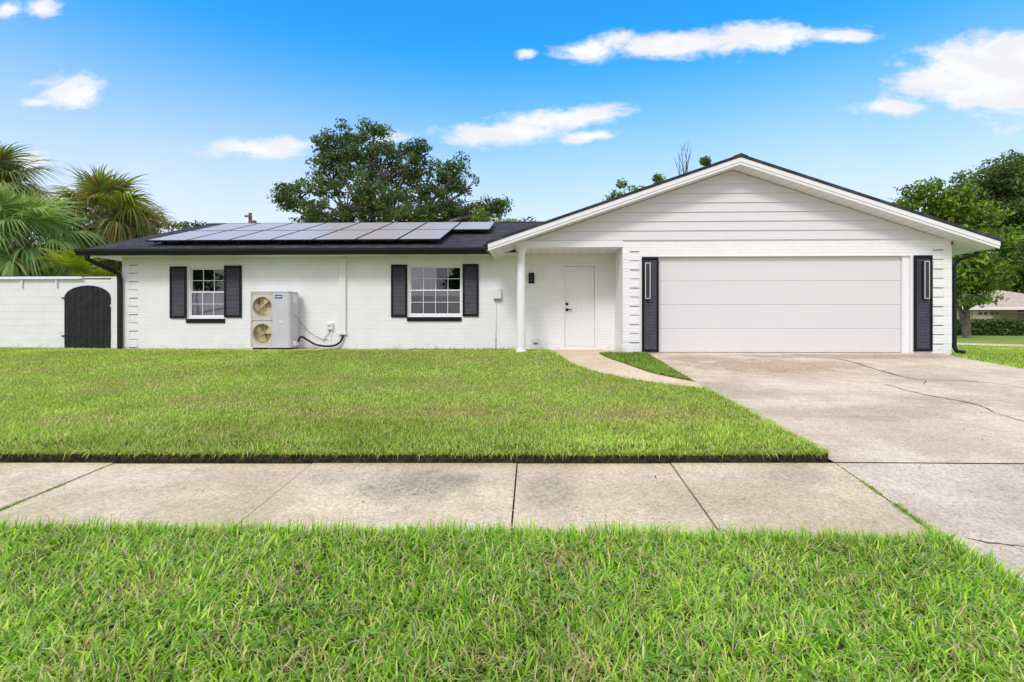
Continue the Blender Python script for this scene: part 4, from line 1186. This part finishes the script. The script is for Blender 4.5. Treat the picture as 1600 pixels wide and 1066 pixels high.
# black insulated line and thin cable
def W(px, py, y): return P(px, py, y)
b = bmesh.new(); tube(b, spline([W(466, 534, 12.0), W(468, 528.5, 12.02), W(472, 526.5, 12.05), W(480, 531, 12.12), (W(492, 538, 12.17)), W(507, 541, 12.2), W(522, 540, 12.22), W(531, 535, 12.24), W(535, 528, 12.255), W(536, 523.5, 12.27)], 6), .025, 10)
tag(finish('insulated_line', b, M['rubber'], smooth=True), 'thick black insulated hose sagging from the heat pump to the line cover', 'hose')
b = bmesh.new(); tube(b, spline([W(461, 492, 11.95), W(467, 500, 12.02), W(477, 513, 12.12), W(489, 523, 12.2), W(502, 529.5, 12.26), W(512, 530.5, 12.28)], 6), .0085, 8)
tag(finish('power_whip', b, M['greycable'], smooth=True), 'thin grey cable looping from the heat pump side to the wall', 'cable')

# solar panels
PW, PH = 1.04, 1.66
th_ = math.atan(MS)
px0 = X(226, 12.16)
def make_panel():
    root = thing('solar_panel', 'x', 'solar panel', (0, 0, 0), 'black framed solar panels in two rows on the roof')
    b = bmesh.new(); f = .022
    bx(b, 0, f, 0, 1.73, -.035, 0.0); bx(b, PW - f, PW, 0, 1.73, -.035, 0); bx(b, f, PW - f, 0, f, -.035, 0); bx(b, f, PW - f, 1.73 - f, 1.73, -.035, 0)
    tpart('frame', b, M['panelframe'], root)
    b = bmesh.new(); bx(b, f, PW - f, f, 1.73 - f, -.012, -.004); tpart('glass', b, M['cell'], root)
    b = bmesh.new()
    for x_ in (.2, PW - .24):
        bx(b, x_, x_ + .04, .02, 1.71, -.075, -.036); bx(b, x_ - .02, x_ + .06, .3, .42, -.14, -.076)
    tpart('mounting_rail', b, M['panelframe'], root)
    return root
proto = make_panel(); first_used = False
ORD = ['first', 'second', 'third', 'fourth', 'fifth', 'sixth', 'seventh', 'eighth']
yb = 12.16
cs, sn = math.cos(th_), math.sin(th_)
rowlen = 1.745
def lift(y): return ME + MS * (y - YE) + .15
# dark trim skirt under the lower edge is its own thin strip
for row in (0, 1):
    for k in range(7 if row == 0 else 8):
        o = proto if not first_used else copy_tree(proto)
        first_used = True
        y = yb + row * rowlen * cs
        o.location = (px0 + k * (PW + .018), y, lift(y))
        o.rotation_euler = (th_, 0, 0)
        if row == 1 and k == 7: o['label'] = 'lone solar panel sticking out at the right end of the upper row'
        else: o['label'] = '%s solar panel from the left in the %s row on the left wing roof' % (ORD[k], 'lower' if row == 0 else 'upper')
# ------------------------------------------------------------------ yard wall and gate
YF = 13.5
gx0, gx1 = X(101.5, YF), X(173.5, YF); gz1 = Z(446, YF, 137); gzs = Z(466, YF, 137)
ywall = thing('yard_wall', 'long white painted block wall left of the house, around the arched gate', 'wall', (X(50, YF), YF, 0))
b = bmesh.new()
ztop = Z(437, YF, 60)
bx(b, -22, gx0, YF, YF + .2, -.3, ztop); bx(b, gx1, XL + .0, YF, YF + .2, -.3, ztop + .04)
n = 14; arch = []
for k in range(n + 1):
    t = PI * k / n; arch.append(((gx0 + gx1) / 2 + (gx1 - gx0) / 2 * math.cos(t), gzs + (gz1 + .0 - gzs) * math.sin(t)))
for k in range(n):
    (xa, za), (xb, zb2) = arch[k], arch[k + 1]
    prism(b, [(xb, zb2), (xa, za), (xa, ztop - .001), (xb, ztop - .001)], 'y', YF + .0005, YF + .1995)
adopt(finish('wall', b, M['block']), ywall)
b = bmesh.new(); bx(b, -22, X(131, YF), YF - .09, YF + .3, ztop + .002, ztop + .075); adopt(finish('coping', b, M['trim'], bevel=.006), ywall)
b = bmesh.new(); bx(b, -22, X(130.5, YF), YF - .07, YF + .28, ztop + .0755, ztop + .10); adopt(finish('flashing', b, M['black']), ywall)
b = bmesh.new(); bx(b, X(131.5, YF), XL, YF - .01, YF + .25, ztop + .0405, ztop + .075); adopt(finish('coping', b, M['trim']), ywall)
for px in (36, 90):
    b = bmesh.new(); x_ = X(px, YF); bx(b, x_ - .02, x_ + .02, YF - .05, YF - .002, ztop - .22, ztop); adopt(finish('bracket', b, M['white']), ywall)
gate = thing('garden_gate', 'charcoal wooden gate with rounded top in the white yard wall', 'gate', ((gx0 + gx1) / 2, YF, -.05))
b = bmesh.new(); npl = 8; wpl = (gx1 - gx0 - .02) / npl
for k in range(npl):
    xa, xb = gx0 + .01 + k * wpl + .004, gx0 + .01 + (k + 1) * wpl - .004
    def at_(x_):
        u_ = (x_ - (gx0 + gx1) / 2) / ((gx1 - gx0) / 2); return gzs + (gz1 - gzs) * math.sqrt(max(0, 1 - u_ * u_)) - .01
    xm = (xa + xb) / 2
    prism(b, [(xa, -.04 + .01 * (k % 2)), (xb, -.04 + .01 * (k % 2)), (xb, at_(xb)), (xm, at_(xm)), (xa, at_(xa))], 'y', YF - .035, YF - .005)
adopt(finish('plank_panel', b, M['gate'], bevel=.004), gate)
b = bmesh.new()
for z_ in (.25, 1.3): bx(b, gx0 + .02, gx1 - .02, YF - .004, YF + .03, z_, z_ + .09)
adopt(finish('cross_rail', b, M['gate']), gate)
b = bmesh.new()
for z_ in (.30, 1.35): bx(b, gx0 - .06, gx0 + .22, YF - .045, YF - .036, z_, z_ + .04)
adopt(finish('hinge', b, M['black']), gate)

# ------------------------------------------------------------------ trees
def barkmat(name, a, b_):
    def f(nt, oc, c, h, bs):
        o = nt.xyz(oc); return c, nt.noise(nt.comb(nt.math('MULTIPLY', o[0], 4.0), nt.math('MULTIPLY', o[1], 4.0), o[2]), 5, 5)
    return material(name, a, .9, .2, col2=b_, scale=4, extra=f, bdist=.03)
M['bark'] = barkmat('bark', (.12, .10, .08), (.22, .19, .16)); M['palmbark'] = barkmat('palm_bark', (.19, .14, .10), (.30, .25, .19))
def leaves_in(clumps, n_per, size, table, weights, seed, flat=.7, droop=0, hollow=.35):
    r = np.random.default_rng(seed); V, Cc = [], []
    for (c, rx, ry, rz, w) in clumps:
        n = int(n_per * w)
        if n < 3: continue
        d = r.normal(size=(n, 3)); d /= np.linalg.norm(d, axis=1)[:, None]
        rr = (hollow + (1 - hollow) * r.uniform(0, 1, n) ** .6)
        # lobes make the outline uneven
        lob = 1 + .28 * np.sin(d[:, 0] * 5 + seed) * np.cos(d[:, 2] * 6 + c[0]) + .12 * r.normal(size=n)
        p = np.array(c) + d * (rr * lob)[:, None] * np.array([rx, ry, rz])
        nrm = d * .6 + r.normal(size=(n, 3)) * .75 + np.array([0, 0, flat]); nrm /= np.linalg.norm(nrm, axis=1)[:, None]
        t = np.cross(nrm, r.normal(size=(n, 3))); t /= np.linalg.norm(t, axis=1)[:, None]
        b2 = np.cross(nrm, t)
        s = size * r.uniform(.55, 1.35, n)
        L = t * s[:, None]; Wd = b2 * (s * .45)[:, None]
        mid = nrm * (s * .12)[:, None]
        q = np.stack([p - L, p + Wd + mid, p + L, p - Wd + mid], 1)
        V.append(q)
        cl = pick(r, n, table, weights) * r.uniform(.62, 1.36)
        Cc.append(np.repeat(cl[:, None, :], 4, 1))
    V = np.concatenate(V).reshape(-1, 3); Cc = np.concatenate(Cc).reshape(-1, 3)
    i = np.arange(len(V) // 4)[:, None] * 4
    T = np.concatenate([i + [0, 1, 2], i + [0, 2, 3]], 1).reshape(-1, 3)
    return V, T, Cc
def limb(bm, a, b, r0, r1, rnd, bend=.12, n=6):
    a, b = Vector(a), Vector(b); L = (b - a).length
    m = (a + b) / 2 + Vector((rnd.uniform(-1, 1), rnd.uniform(-1, 1), rnd.uniform(0, .8))) * L * bend
    pts = spline([a, m, b], 4); k = len(pts)
    tube(bm, pts, [r0 + (r1 - r0) * i / (k - 1) for i in range(k)], n)
def tree(name, label, base, masses, trunk_r, trunk_top, sub_r, n_sub, n_leaf, size, table, weights, seed, group=None, twigs=True, forks=1, cat='tree', flat=.5):
    """masses: big ellipsoids (x,y,z,rx,ry,rz) of the crown; each gets small leafy sub-clumps at the ends of limbs"""
    rnd = random.Random(seed)
    root = thing(name, label, cat, base, group)
    bw = bmesh.new(); clumps = []
    bv = Vector(base)
    tops = []
    for k in range(forks):
        off = Vector((rnd.uniform(-1, 1), rnd.uniform(-1, 1), 0)) * (.0 if forks == 1 else trunk_top * .22)
        tp = bv + Vector((0, 0, trunk_top)) + off
        pts = spline([bv + off * .15 - Vector((0, 0, .1)), bv + off * .4 + Vector((0, 0, trunk_top * .4)), tp], 5); kk = len(pts)
        tube(bw, pts, [trunk_r * (1.35 - .6 * i / (kk - 1)) if i else trunk_r * 1.6 for i in range(kk)], 10); tops.append(tp)
    for (x_, y_, z_, rx, ry, rz) in masses:
        c = Vector((x_, y_, z_)); tp = min(tops, key=lambda t: (t - c).length)
        hub = c - Vector((0, 0, rz * .45))
        limb(bw, tp - Vector((0, 0, .15)), hub, trunk_r * .5, trunk_r * .22, rnd, .1, 7)
        vol = (rx * ry * rz) ** (2 / 3)
        for k in range(max(4, int(n_sub * vol))):
            u = Vector((rnd.gauss(0, 1), rnd.gauss(0, 1), rnd.gauss(0, 1))); u.normalize()
            q = rnd.uniform(.35, 1.18)
            p = c + Vector((u.x * rx, u.y * ry, u.z * rz)) * q
            s = sub_r * rnd.uniform(.6, 1.35)
            clumps.append(((p.x, p.y, p.z), s * 1.25, s * 1.25, s * .8, (s / sub_r) ** 2))
            if twigs and rnd.random() < .55: limb(bw, hub, p, trunk_r * .13, trunk_r * .035, rnd, .15, 4)
    adopt(finish('trunk', bw, M['bark']), root)
    V, T, Cc = leaves_in(clumps, n_leaf, size, table, weights, seed, flat)
    V = V - np.array(base)
    npmesh('crown', V, T, M['leaf'], Cc, parent=root)
    return root
dk = [(.068, .112, .036), (.088, .138, .042), (.046, .078, .028), (.12, .172, .052), (.082, .090, .045)]
lt = [(.14, .22, .028), (.085, .15, .024), (.22, .30, .04), (.045, .08, .02)]
def mass(px, py, Y, rx, rz, ry=None):
    """crown mass given by picture position; radii in metres"""
    p = P(px, py, Y); return (p.x, Y, p.z, rx, ry or rx * .8, rz)
YT = 29.0; s_ = YT / F
oak = [mass(555, 232, YT, 1.9, 1.3), mass(520, 275, YT + 1, 1.7, 1.5), mass(600, 265, YT, 2.0, 1.7), mass(640, 240, YT - .5, 1.1, .9), mass(660, 290, YT, 1.7, 1.6), mass(540, 320, YT - 1, 2.3, 1.5), mass(610, 325, YT - 1.5, 2.3, 1.4),
       mass(470, 300, YT, 1.0, .8), mass(455, 318, YT, .8, .6), mass(700, 285, YT + 1, 1.1, 1.0), mass(705, 325, YT, 1.9, 1.1), mass(755, 328, YT, 1.3, .6), mass(500, 345, YT, 1.6, .9), mass(680, 345, YT, 2.4, .8), mass(585, 203, YT, 1.1, .5), mass(712, 268, YT, .9, .7), mass(728, 290, YT, .8, .7), mass(775, 322, YT, .9, .45), mass(510, 225, YT, .9, .7), mass(445, 300, YT, .6, .5)]
pb = P(595, 500, YT)
tree('oak_tree', 'large airy dark green tree rising behind the solar roof', (pb.x, YT, 0), oak, .33, 4.8, .33, 22, 62, .10, dk, [30, 25, 15, 20, 10], 5)
# small bright bush tree at the right foot of the oak
p = P(775, 360, 24); tree('bush_tree', 'small bright green treetop above the roof ridge right of the solar panels', (p.x, 24, 0), [mass(770, 347, 24, .9, .45), mass(805, 352, 24, .6, .35)], .1, 4.0, .35, 12, 90, .09, lt, [3, 3, 2, 2], 15)
# trees peeping over the gable
p = P(975, 400, 27); tree('treetop', 'small bright treetop peeping over the left slope of the gable', (p.x, 27, 0), [mass(975, 293, 27, .55, .35), mass(960, 310, 27, .5, .4), mass(1000, 300, 27, .5, .3)], .12, 6.5, .28, 14, 70, .10, lt, [3, 3, 3, 2], 25)
p = P(1027, 400, 27.5); tree('treetop', 'tiny leafy sprig just above the gable roof, left of the bare branches', (p.x, 27.5, 0), [mass(1026, 281, 27.5, .25, .30)], .08, 7, .18, 60, 50, .09, lt, [3, 3, 1, 2], 26)
p = P(1100, 400, 28); tree('treetop', 'small leafy twig tip right beside the roof apex', (p.x, 28, 0), [mass(1101, 252, 28, .28, .22), mass(1106, 262, 28, .3, .3)], .08, 8, .17, 60, 50, .09, dk, [3, 3, 1, 3, 1], 27)
# bare branches
bmw = bmesh.new(); rnd = random.Random(2); p0 = P(1070, 300, 26)
br = thing('bare_tree', 'leafless upright branches sticking up behind the gable roof', 'tree', (p0.x, 26, 0))
tube(bmw, [(p0.x, 26, -.1), (p0.x, 26, 4), (p0.x, 26, 7.2)], [.16, .12, .08], 8)
adopt(finish('trunk', bmw, M['bark']), br)
bmw = bmesh.new()
for (px, py) in ((1058, 236), (1064, 226), (1069, 224), (1074, 226), (1080, 229), (1053, 245), (1062, 240), (1077, 240)):
    e = P(px, py, 26); limb(bmw, (p0.x + rnd.uniform(-.1, .1), 26, 7.1), e, .035, .008, rnd, .05, 4)
    for k in range(3):
        m = Vector((p0.x, 26, 7.1)).lerp(e, rnd.uniform(.4, .9)); limb(bmw, m, m + Vector((rnd.uniform(-.3, .3), rnd.uniform(-.2, .2), rnd.uniform(.2, .6))), .012, .004, rnd, .1, 4)
adopt(finish('branches', bmw, M['bark']), br)
# right side trees
YR = 27.0
rt = [mass(1450, 310, YR, 1.5, .9), mass(1490, 320, YR, 1.4, .9), mass(1465, 350, YR + 1, 1.8, 1.2), mass(1530, 350, YR, 1.5, 1.0), mass(1510, 385, YR, 1.6, 1.0), mass(1555, 395, YR - .5, 1.3, .9), mass(1525, 425, YR - 1, 1.5, .8), mass(1500, 450, YR - .5, 1.4, .7), mass(1560, 440, YR, 1.1, .6), mass(1420, 325, YR, .6, .45), mass(1540, 465, YR - 1, .8, .3)]
p = P(1512, 500, YR); tree('spreading_tree', 'bright green spreading tree just past the right end of the house', (p.x, YR, 0), rt, .13, 1.6, .46, 12, 90, .13, lt, [35, 28, 20, 17], 35, forks=4)
YR2 = 52.0
rt2 = [mass(1560, 280, YR2, 3.56, 1.92), mass(1610, 290, YR2, 4.11, 2.74), mass(1540, 310, YR2, 2.60, 1.64), mass(1600, 350, YR2, 4.11, 3.01), mass(1565, 350, YR2 + 2, 3.43, 2.47), mass(1610, 410, YR2, 4.11, 3.01), mass(1650, 330, YR2, 6.17, 4.79), mass(1570, 420, YR2 + 3, 4.11, 2.19), mass(1505, 300, YR2, 1.37, 0.82)]
p = P(1615, 500, YR2); tree('tall_tree', 'tall dark green tree at the right edge, behind the brighter one', (p.x, YR2, 0), rt2, .5, 5.5, .85, 6, 105, .20, dk, [20, 30, 8, 32, 5], 45)
p = P(1470, 500, 56); tree('background_tree', 'dark tree far behind the trunks at the right end of the house', (p.x, 56, 0), [mass(1500, 465, 56, 3.9, 2.0), mass(1480, 430, 56, 4.2, 2.4), mass(1540, 450, 58, 3.2, 1.2)], .3, 2.0, .8, 7, 110, .2, dk, [3, 3, 3, 1, 1], 55)
# little tree left of the roof, thin
p = P(262, 400, 30); tree('thin_tree', 'sparse dark tree between the palms and the roof edge', (p.x, 30, 0), [mass(262, 345, 30, .8, .5), mass(285, 352, 30, .7, .3), mass(248, 352, 30, .6, .5), mass(305, 354, 30, .6, .2)], .1, 5, .26, 12, 40, .10, dk, [3, 3, 2, 1, 1], 65)
# masses of shrubs behind the yard wall
for k, (px, py, Y, rx, rz, tb) in enumerate([(20, 420, 19, 1.7, 1.0, dk), (75, 425, 21, 1.6, .9, dk), (175, 425, 20, 1.3, .8, dk), (120, 400, 23, 1.6, 1.2, dk), (225, 415, 22, 1.2, 1.2, dk)]):
    p = P(px, py, Y)
    tree('shrub', ['dark leafy shrub over the wall at the left edge', 'dark leafy shrub left of the arched gate, behind the wall', 'dark shrub behind the wall right above the arched gate', 'deep green bush between the palm trunks', 'dark shrub behind the corner of the house eave'][k], (p.x, Y, 0), [(p.x, Y, p.z, rx, 1.2, rz)], .07, 1.4, .45, 12, 110, .10, tb, [3, 3, 2, 2, 1], 70 + k, group='shrubs behind the yard wall', cat='shrub')

# ------------------------------------------------------------------ palms
def fan_frond(seed, blade_r=.95, pet=1.0, nseg=46, droop=.5, table=None, brown=0.0):
    """costapalmate leaf along +X, unit attitude; returns verts, tris, cols"""
    r = np.random.default_rng(seed); V, T, Cc = [], [], []
    table = table or [(.10, .19, .05), (.07, .15, .04), (.15, .24, .06)]
    def strip(pts, ws, side, col):
        i0 = len(V)
        for p, w in zip(pts, ws):
            V.append(p - side * w); V.append(p + side * w); Cc.extend([col, col])
        for k in range(len(pts) - 1):
            a = i0 + 2 * k; T.extend([(a, a + 1, a + 3), (a, a + 3, a + 2)])
    # petiole
    pts = [np.array((pet * t, 0, .05 * math.sin(PI * t))) for t in np.linspace(0, 1, 4)]
    strip(pts, [.03, .022, .018, .014], np.array((0, 1, 0)), np.array((.20, .27, .07)))
    for k in range(nseg):
        t = -1 + 2 * (k + .5) / nseg
        a = t * R(150)
        hub = np.array((pet + .35 * (1 - abs(t)) * blade_r * .8, 0, -.05 * (1 - abs(t))))
        L = blade_r * (.72 + .38 * math.cos(a * .55)) * r.uniform(.85, 1.1)
        d = np.array((math.cos(a), math.sin(a), .32 * abs(math.sin(a)) + r.normal(0, .06))); d /= np.linalg.norm(d)
        sd_ = np.cross(d, (0, 0, 1)); sd_ /= np.linalg.norm(sd_)
        col = np.array(table[r.integers(len(table))]) * r.uniform(.8, 1.25)
        if r.random() < brown: col = np.array((.24, .17, .08)) * r.uniform(.7, 1.2)
        pts = []; dr = droop * r.uniform(.6, 1.5)
        for s in np.linspace(0, 1, 6):
            q = hub + d * L * s * (1 - .12 * dr * s * s); q = q + np.array((0, 0, -dr * L * s ** 2.4 * .75)); pts.append(q)
        strip(pts, [.010, .026, .030, .022, .012, .002], sd_, col)
    return np.array(V), np.array(T), np.array(Cc)
def feather_frond(seed, L=1.8, table=None, n=30):
    r = np.random.default_rng(seed); V, T, Cc = [], [], []
    def strip(pts, ws, side, col):
        i0 = len(V)
        for p, w in zip(pts, ws):
            V.append(p - side * w); V.append(p + side * w); Cc.extend([col, col])
        for k in range(len(pts) - 1):
            a = i0 + 2 * k; T.extend([(a, a + 1, a + 3), (a, a + 3, a + 2)])
    def rach(t): return np.array((L * t * (1 - .12 * t), 0, -L * .45 * t ** 2.2))
    strip([rach(t) for t in np.linspace(0, 1, 8)], [.014] * 7 + [.003], np.array((0, 1, 0)), np.array((.35, .36, .08)))
    for k in range(n):
        t = .12 + .88 * k / n; b = rach(t); ll = L * .26 * (math.sin(PI * min(1, t * .9 + .12)) ** .6)
        for s in (-1, 1):
            d = np.array((.75, s * .8, .25 + r.normal(0, .1))); d /= np.linalg.norm(d)
            col = np.array(table[r.integers(len(table))]) * r.uniform(.8, 1.2)
            pts = [b + d * ll * q + np.array((0, 0, -ll * .4 * q * q)) for q in (0, .35, .7, 1)]
            strip(pts, [.008, .015, .012, .002], np.array((d[1], -d[0], 0)) / 1.1, col)
    return np.array(V), np.array(T), np.array(Cc)
def palm(label, px, py, Y, scale, nfr, seed, trunk_r=.17, table=None, brown=.1, tilt=(0, 0), yellow=0):
    rnd = random.Random(seed); c = P(px, py, Y)
    root = thing('fan_palm', label, 'palm tree', (c.x, Y, 0), 'fan palms behind the yard wall')
    b = bmesh.new()
    pts = spline([(c.x - tilt[0], Y, -.1), (c.x - tilt[0] * .4, Y, c.z * .5), (c.x, Y, c.z - .2)], 6); tube(b, pts, [trunk_r * (1.0 + .12 * math.sin(i * 2.3)) for i in range(len(pts))], 12)
    # old leaf bases criss-crossing the trunk
    zz = .6
    while zz < c.z - .1:
        for k in range(5):
            a = zz * 4.1 + k * 2 * PI / 5; cx_ = c.x - tilt[0] * (1 - zz / c.z); o_ = Vector((cx_ + math.cos(a) * trunk_r * .9, Y + math.sin(a) * trunk_r * .9, zz))
            tube(b, [o_, o_ + Vector((math.cos(a) * .10, math.sin(a) * .10, .16)), o_ + Vector((math.cos(a) * .17, math.sin(a) * .17, .27))], [.045, .035, .015], 5)
        zz += .17
    adopt(finish('trunk', b, M['palmbark']), root)
    kinds = []
    for q in range(5):
        tb = table
        if yellow and q == 2: tb = [(.34, .42, .06), (.28, .38, .06)]
        br_ = brown if q < 3 else brown * 3
        kinds.append(fan_frond(seed * 10 + q, 1.0, .95, 46, [.45, .8, 1.1, 1.4, 1.6][q], tb, br_))
    meshes = [None] * 5
    for k in range(nfr):
        u = k / (nfr - 1)
        el = R(82) - u * R(128) + rnd.uniform(-.12, .12)
        az = k * 2.399 + rnd.uniform(-.25, .25)
        q = min(4, int(u * 4.6 + rnd.uniform(-.3, .7)))
        if meshes[q] is None:
            V, T, Cc = kinds[q]; o = npmesh('frond', V * scale, T, M['palm'], Cc, parent=root); meshes[q] = o.data
        else:
            o = bpy.data.objects.new('frond', meshes[q]); C.objects.link(o); o.parent = root
        o.location = (0, 0, c.z - .15 - .12 * u)
        o.rotation_euler = (rnd.uniform(-.3, .3), -el, az)
        s = rnd.uniform(.85, 1.12) * (.8 if u < .15 else 1); o.scale = (s, s, s)
    return root
palm('mid height fan palm with yellowing leaves directly above the arched gate', 160, 330, 18.5, 1.0, 38, 3, table=[(.20, .29, .08), (.14, .22, .06), (.30, .36, .10)], brown=.16, yellow=1)
palm('low fan palm with fresh green drooping leaves over the wall near the left edge', 35, 368, 15.6, 1.12, 38, 4, table=[(.24, .40, .16), (.16, .32, .11), (.34, .48, .20)], brown=.03)
palm('tall fan palm cut off by the left edge of the picture', -25, 285, 18.0, 1.12, 46, 6, table=[(.19, .28, .11), (.14, .22, .08), (.27, .33, .13)], brown=.15)
palm('leaning fan palm with browned hanging leaves nearest the roof corner', 200, 362, 20.5, .95, 40, 8, table=[(.28, .30, .09), (.22, .25, .07), (.36, .33, .12)], brown=.3)
# yellow green feather palm
c = P(135, 425, 14.8)
fp = thing('feather_palm', 'yellow green feathery palm clump just behind the wall and gate', 'palm', (c.x, 14.8, 0))
b = bmesh.new()
for k in range(4): tube(b, [(c.x + (k - 1.5) * .1, 14.8, -.1), (c.x + (k - 1.5) * .16, 14.8, c.z - .1)], .035, 6)
adopt(finish('stem', b, M['palmbark']), fp)
fm = [feather_frond(50 + q, 1.35, [(.30, .42, .03), (.22, .36, .03), (.38, .46, .05)]) for q in range(3)]
fo = [None] * 3; rnd = random.Random(12)
for k in range(26):
    q = k % 3
    if fo[q] is None: o = npmesh('frond', *fm[q][:2], M['palm'], fm[q][2], parent=fp); fo[q] = o.data
    else: o = bpy.data.objects.new('frond', fo[q]); C.objects.link(o); o.parent = fp
    o.location = (rnd.uniform(-.25, .25), rnd.uniform(-.2, .2), c.z - .1); o.rotation_euler = (rnd.uniform(-.4, .4), -R(rnd.uniform(5, 75)), k * 2.399)

# ------------------------------------------------------------------ hedge, neighbour, pole
YH = 33.0
hx0, hx1 = X(1478, YH), 40
hz = Z(498, YH, 1560)
hedge = thing('hedge', 'long trimmed dark green hedge in front of the neighbour house', 'hedge', ((hx0 + hx1) / 2, YH, 0))
cl = []
rnd = random.Random(4)
x_ = hx0
while x_ < hx1:
    for zc in (.3, .75): cl.append(((x_, YH, zc * hz), .5, .5, hz * .34, 1))
    x_ += .45
V, T, Cc = leaves_in(cl, 230, .085, dk, [3, 3, 3, 2, 1], 88)
V[:, 2] = np.clip(V[:, 2], 0, hz + .04 * np.sin(V[:, 0] * 9)); V = V - np.array(hedge.location)
npmesh('foliage', V, T, M['leaf'], Cc, parent=hedge)
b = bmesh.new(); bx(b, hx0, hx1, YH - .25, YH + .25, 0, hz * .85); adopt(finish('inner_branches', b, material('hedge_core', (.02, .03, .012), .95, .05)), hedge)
YN = 40.0
nb = thing('neighbour_house', 'cream bungalow with a tan tiled roof behind the hedge', 'house', (X(1580, YN), YN, 0))
ncream = material('cream_stucco', (.55, .47, .33), .8, .2, col2=(.5, .43, .3), scale=1); ntile = material('tan_roof_tile', (.55, .46, .40), .85, .2, col2=(.46, .37, .32), scale=3, bump=1, bscale=9, bdist=.015)
x0n, x1n = X(1500, YN), X(1720, YN); zeN = Z(481, YN, 1560); zrN = Z(454, YN + 5, 1590)
b = bmesh.new(); bx(b, x0n, X(1552, YN), YN, YN + 9, -.1, zeN); bx(b, X(1552, YN), x1n, YN + 1.2, YN + 9, -.1, zeN); adopt(finish('wall', b, ncream), nb)
b = bmesh.new(); o0, o1, oy0, oy1 = x0n - .6, x1n + .6, YN - .6, YN + 9.6; ym = (oy0 + oy1) / 2
q = [b.verts.new(v) for v in ((o0, oy0, zeN), (o1, oy0, zeN), (o1, oy1, zeN), (o0, oy1, zeN), (o0 + 4.2, ym, zrN), (o1 - 4.2, ym, zrN))]
for f in ((0, 1, 5, 4), (1, 2, 5), (2, 3, 4, 5), (3, 0, 4), (3, 2, 1, 0)): b.faces.new([q[i] for i in f])
adopt(finish('roof', b, ntile), nb)
b = bmesh.new(); bx(b, o0, o1, oy0 - .03, oy0, zeN - .18, zeN + .04); adopt(finish('fascia', b, M['trim']), nb)
b = bmesh.new(); bx(b, X(1519, YN), X(1548, YN), YN - .05, YN - .004, 0, Z(486, YN, 1530)); gdn = adopt(finish('garage_door', b, material('cream_door', (.58, .52, .42), .6)), nb)
for k in range(4):
    b = bmesh.new(); xx = X(1528 + k * 8.7, YN); bx(b, xx, xx + .28, YN - .07, YN - .051, Z(492, YN, 1530), Z(487.5, YN, 1530)); adopt(finish('window', b, M['lampglass']), nb)
b = bmesh.new(); bx(b, X(1590, YN + 1.2), X(1640, YN + 1.2), YN + 1.15, YN + 1.196, Z(500, YN), Z(484, YN)); adopt(finish('window', b, M['lampglass']), nb)
fn = thing('iron_fence', 'brown railing fence above the hedge before the cream house', 'fence', (X(1600, 37), 37, 0))
b = bmesh.new(); zf_ = Z(489.5, 37, 1590); brn = material('brown_iron', (.09, .06, .045), .6)
x_ = X(1567, 37)
while x_ < X(1720, 37): bx(b, x_, x_ + .05, 37, 37.05, 0, zf_); x_ += .15
adopt(finish('pickets', b, brn), fn)
b = bmesh.new(); bx(b, X(1567, 37), X(1720, 37), 36.98, 37.07, zf_ + .002, zf_ + .07); adopt(finish('rail', b, brn), fn)
# utility pole
YP = 48.0; pp = P(391, 333, YP)
pole = thing('utility_pole', 'wooden utility pole with crossarm peeking over the solar roof', 'utility pole', (pp.x, YP, 0))
wood = material('pole_wood', (.16, .10, .065), .9)
b = bmesh.new(); tube(b, [(pp.x, YP, -.1), (pp.x, YP, pp.z)], [.22, .16], 10); adopt(finish('post', b, wood), pole)
b = bmesh.new(); bx(b, pp.x - .40, pp.x + .26, YP - .3, YP - .21, pp.z - .45, pp.z - .28); adopt(finish('crossarm', b, wood), pole)
b = bmesh.new(); bx(b, pp.x + .21, pp.x + .55, YP - .15, YP + .15, pp.z - .95, pp.z - .75); adopt(finish('bracket', b, wood), pole)

# ------------------------------------------------------------------ across the street (mirrored in the window panes)
zo = hc(-20) - .15
oh = thing('opposite_house', 'low tan brick house across the street, mirrored in the window panes', 'house', (-9, -20, zo))
b = bmesh.new(); bx(b, -18, 2, -28, -19, zo - .2, zo + 2.7); adopt(finish('wall', b, material('tan_brick', (.30, .22, .19), .8, .2, col2=(.36, .28, .24), scale=2)), oh)
b = bmesh.new(); bx(b, -9, -4, -18.98, -18.9, zo, zo + 2.2); adopt(finish('garage_door', b, M['gdoor']), oh)
b = bmesh.new(); q = [b.verts.new(v) for v in ((-18.6, -18.4, zo + 2.7), (2.6, -18.4, zo + 2.7), (2.6, -28.6, zo + 2.7), (-18.6, -28.6, zo + 2.7), (-13.5, -23.5, zo + 4.5), (-2.5, -23.5, zo + 4.5))]
for f in ((1, 0, 4, 5), (2, 1, 5), (3, 2, 5, 4), (0, 3, 4), (0, 1, 2, 3)): b.faces.new([q[i] for i in f])
adopt(finish('roof', b, M['shingle']), oh)
tree('oak_tree', 'dense tree across the street, mirrored in the right window', (-5.2, -15.5, zo), [(-5.6, -15.5, 5.2, 1.9, 1.7, 2.0), (-4.2, -15.5, 4.4, 1.6, 1.5, 1.6)], .2, 3.2, .6, 10, 110, .2, dk, [3, 3, 2, 1, 1], 91)
tree('oak_tree', 'dense tree across the street, mirrored in the left window', (-28, -15.5, zo), [(-28, -15.5, 5.4, 1.5, 1.7, 1.6), (-23.5, -15.5, 3.0, 1.3, 1.5, 1.3)], .2, 2.8, .5, 9, 60, .2, dk, [3, 3, 2, 1, 1], 92)
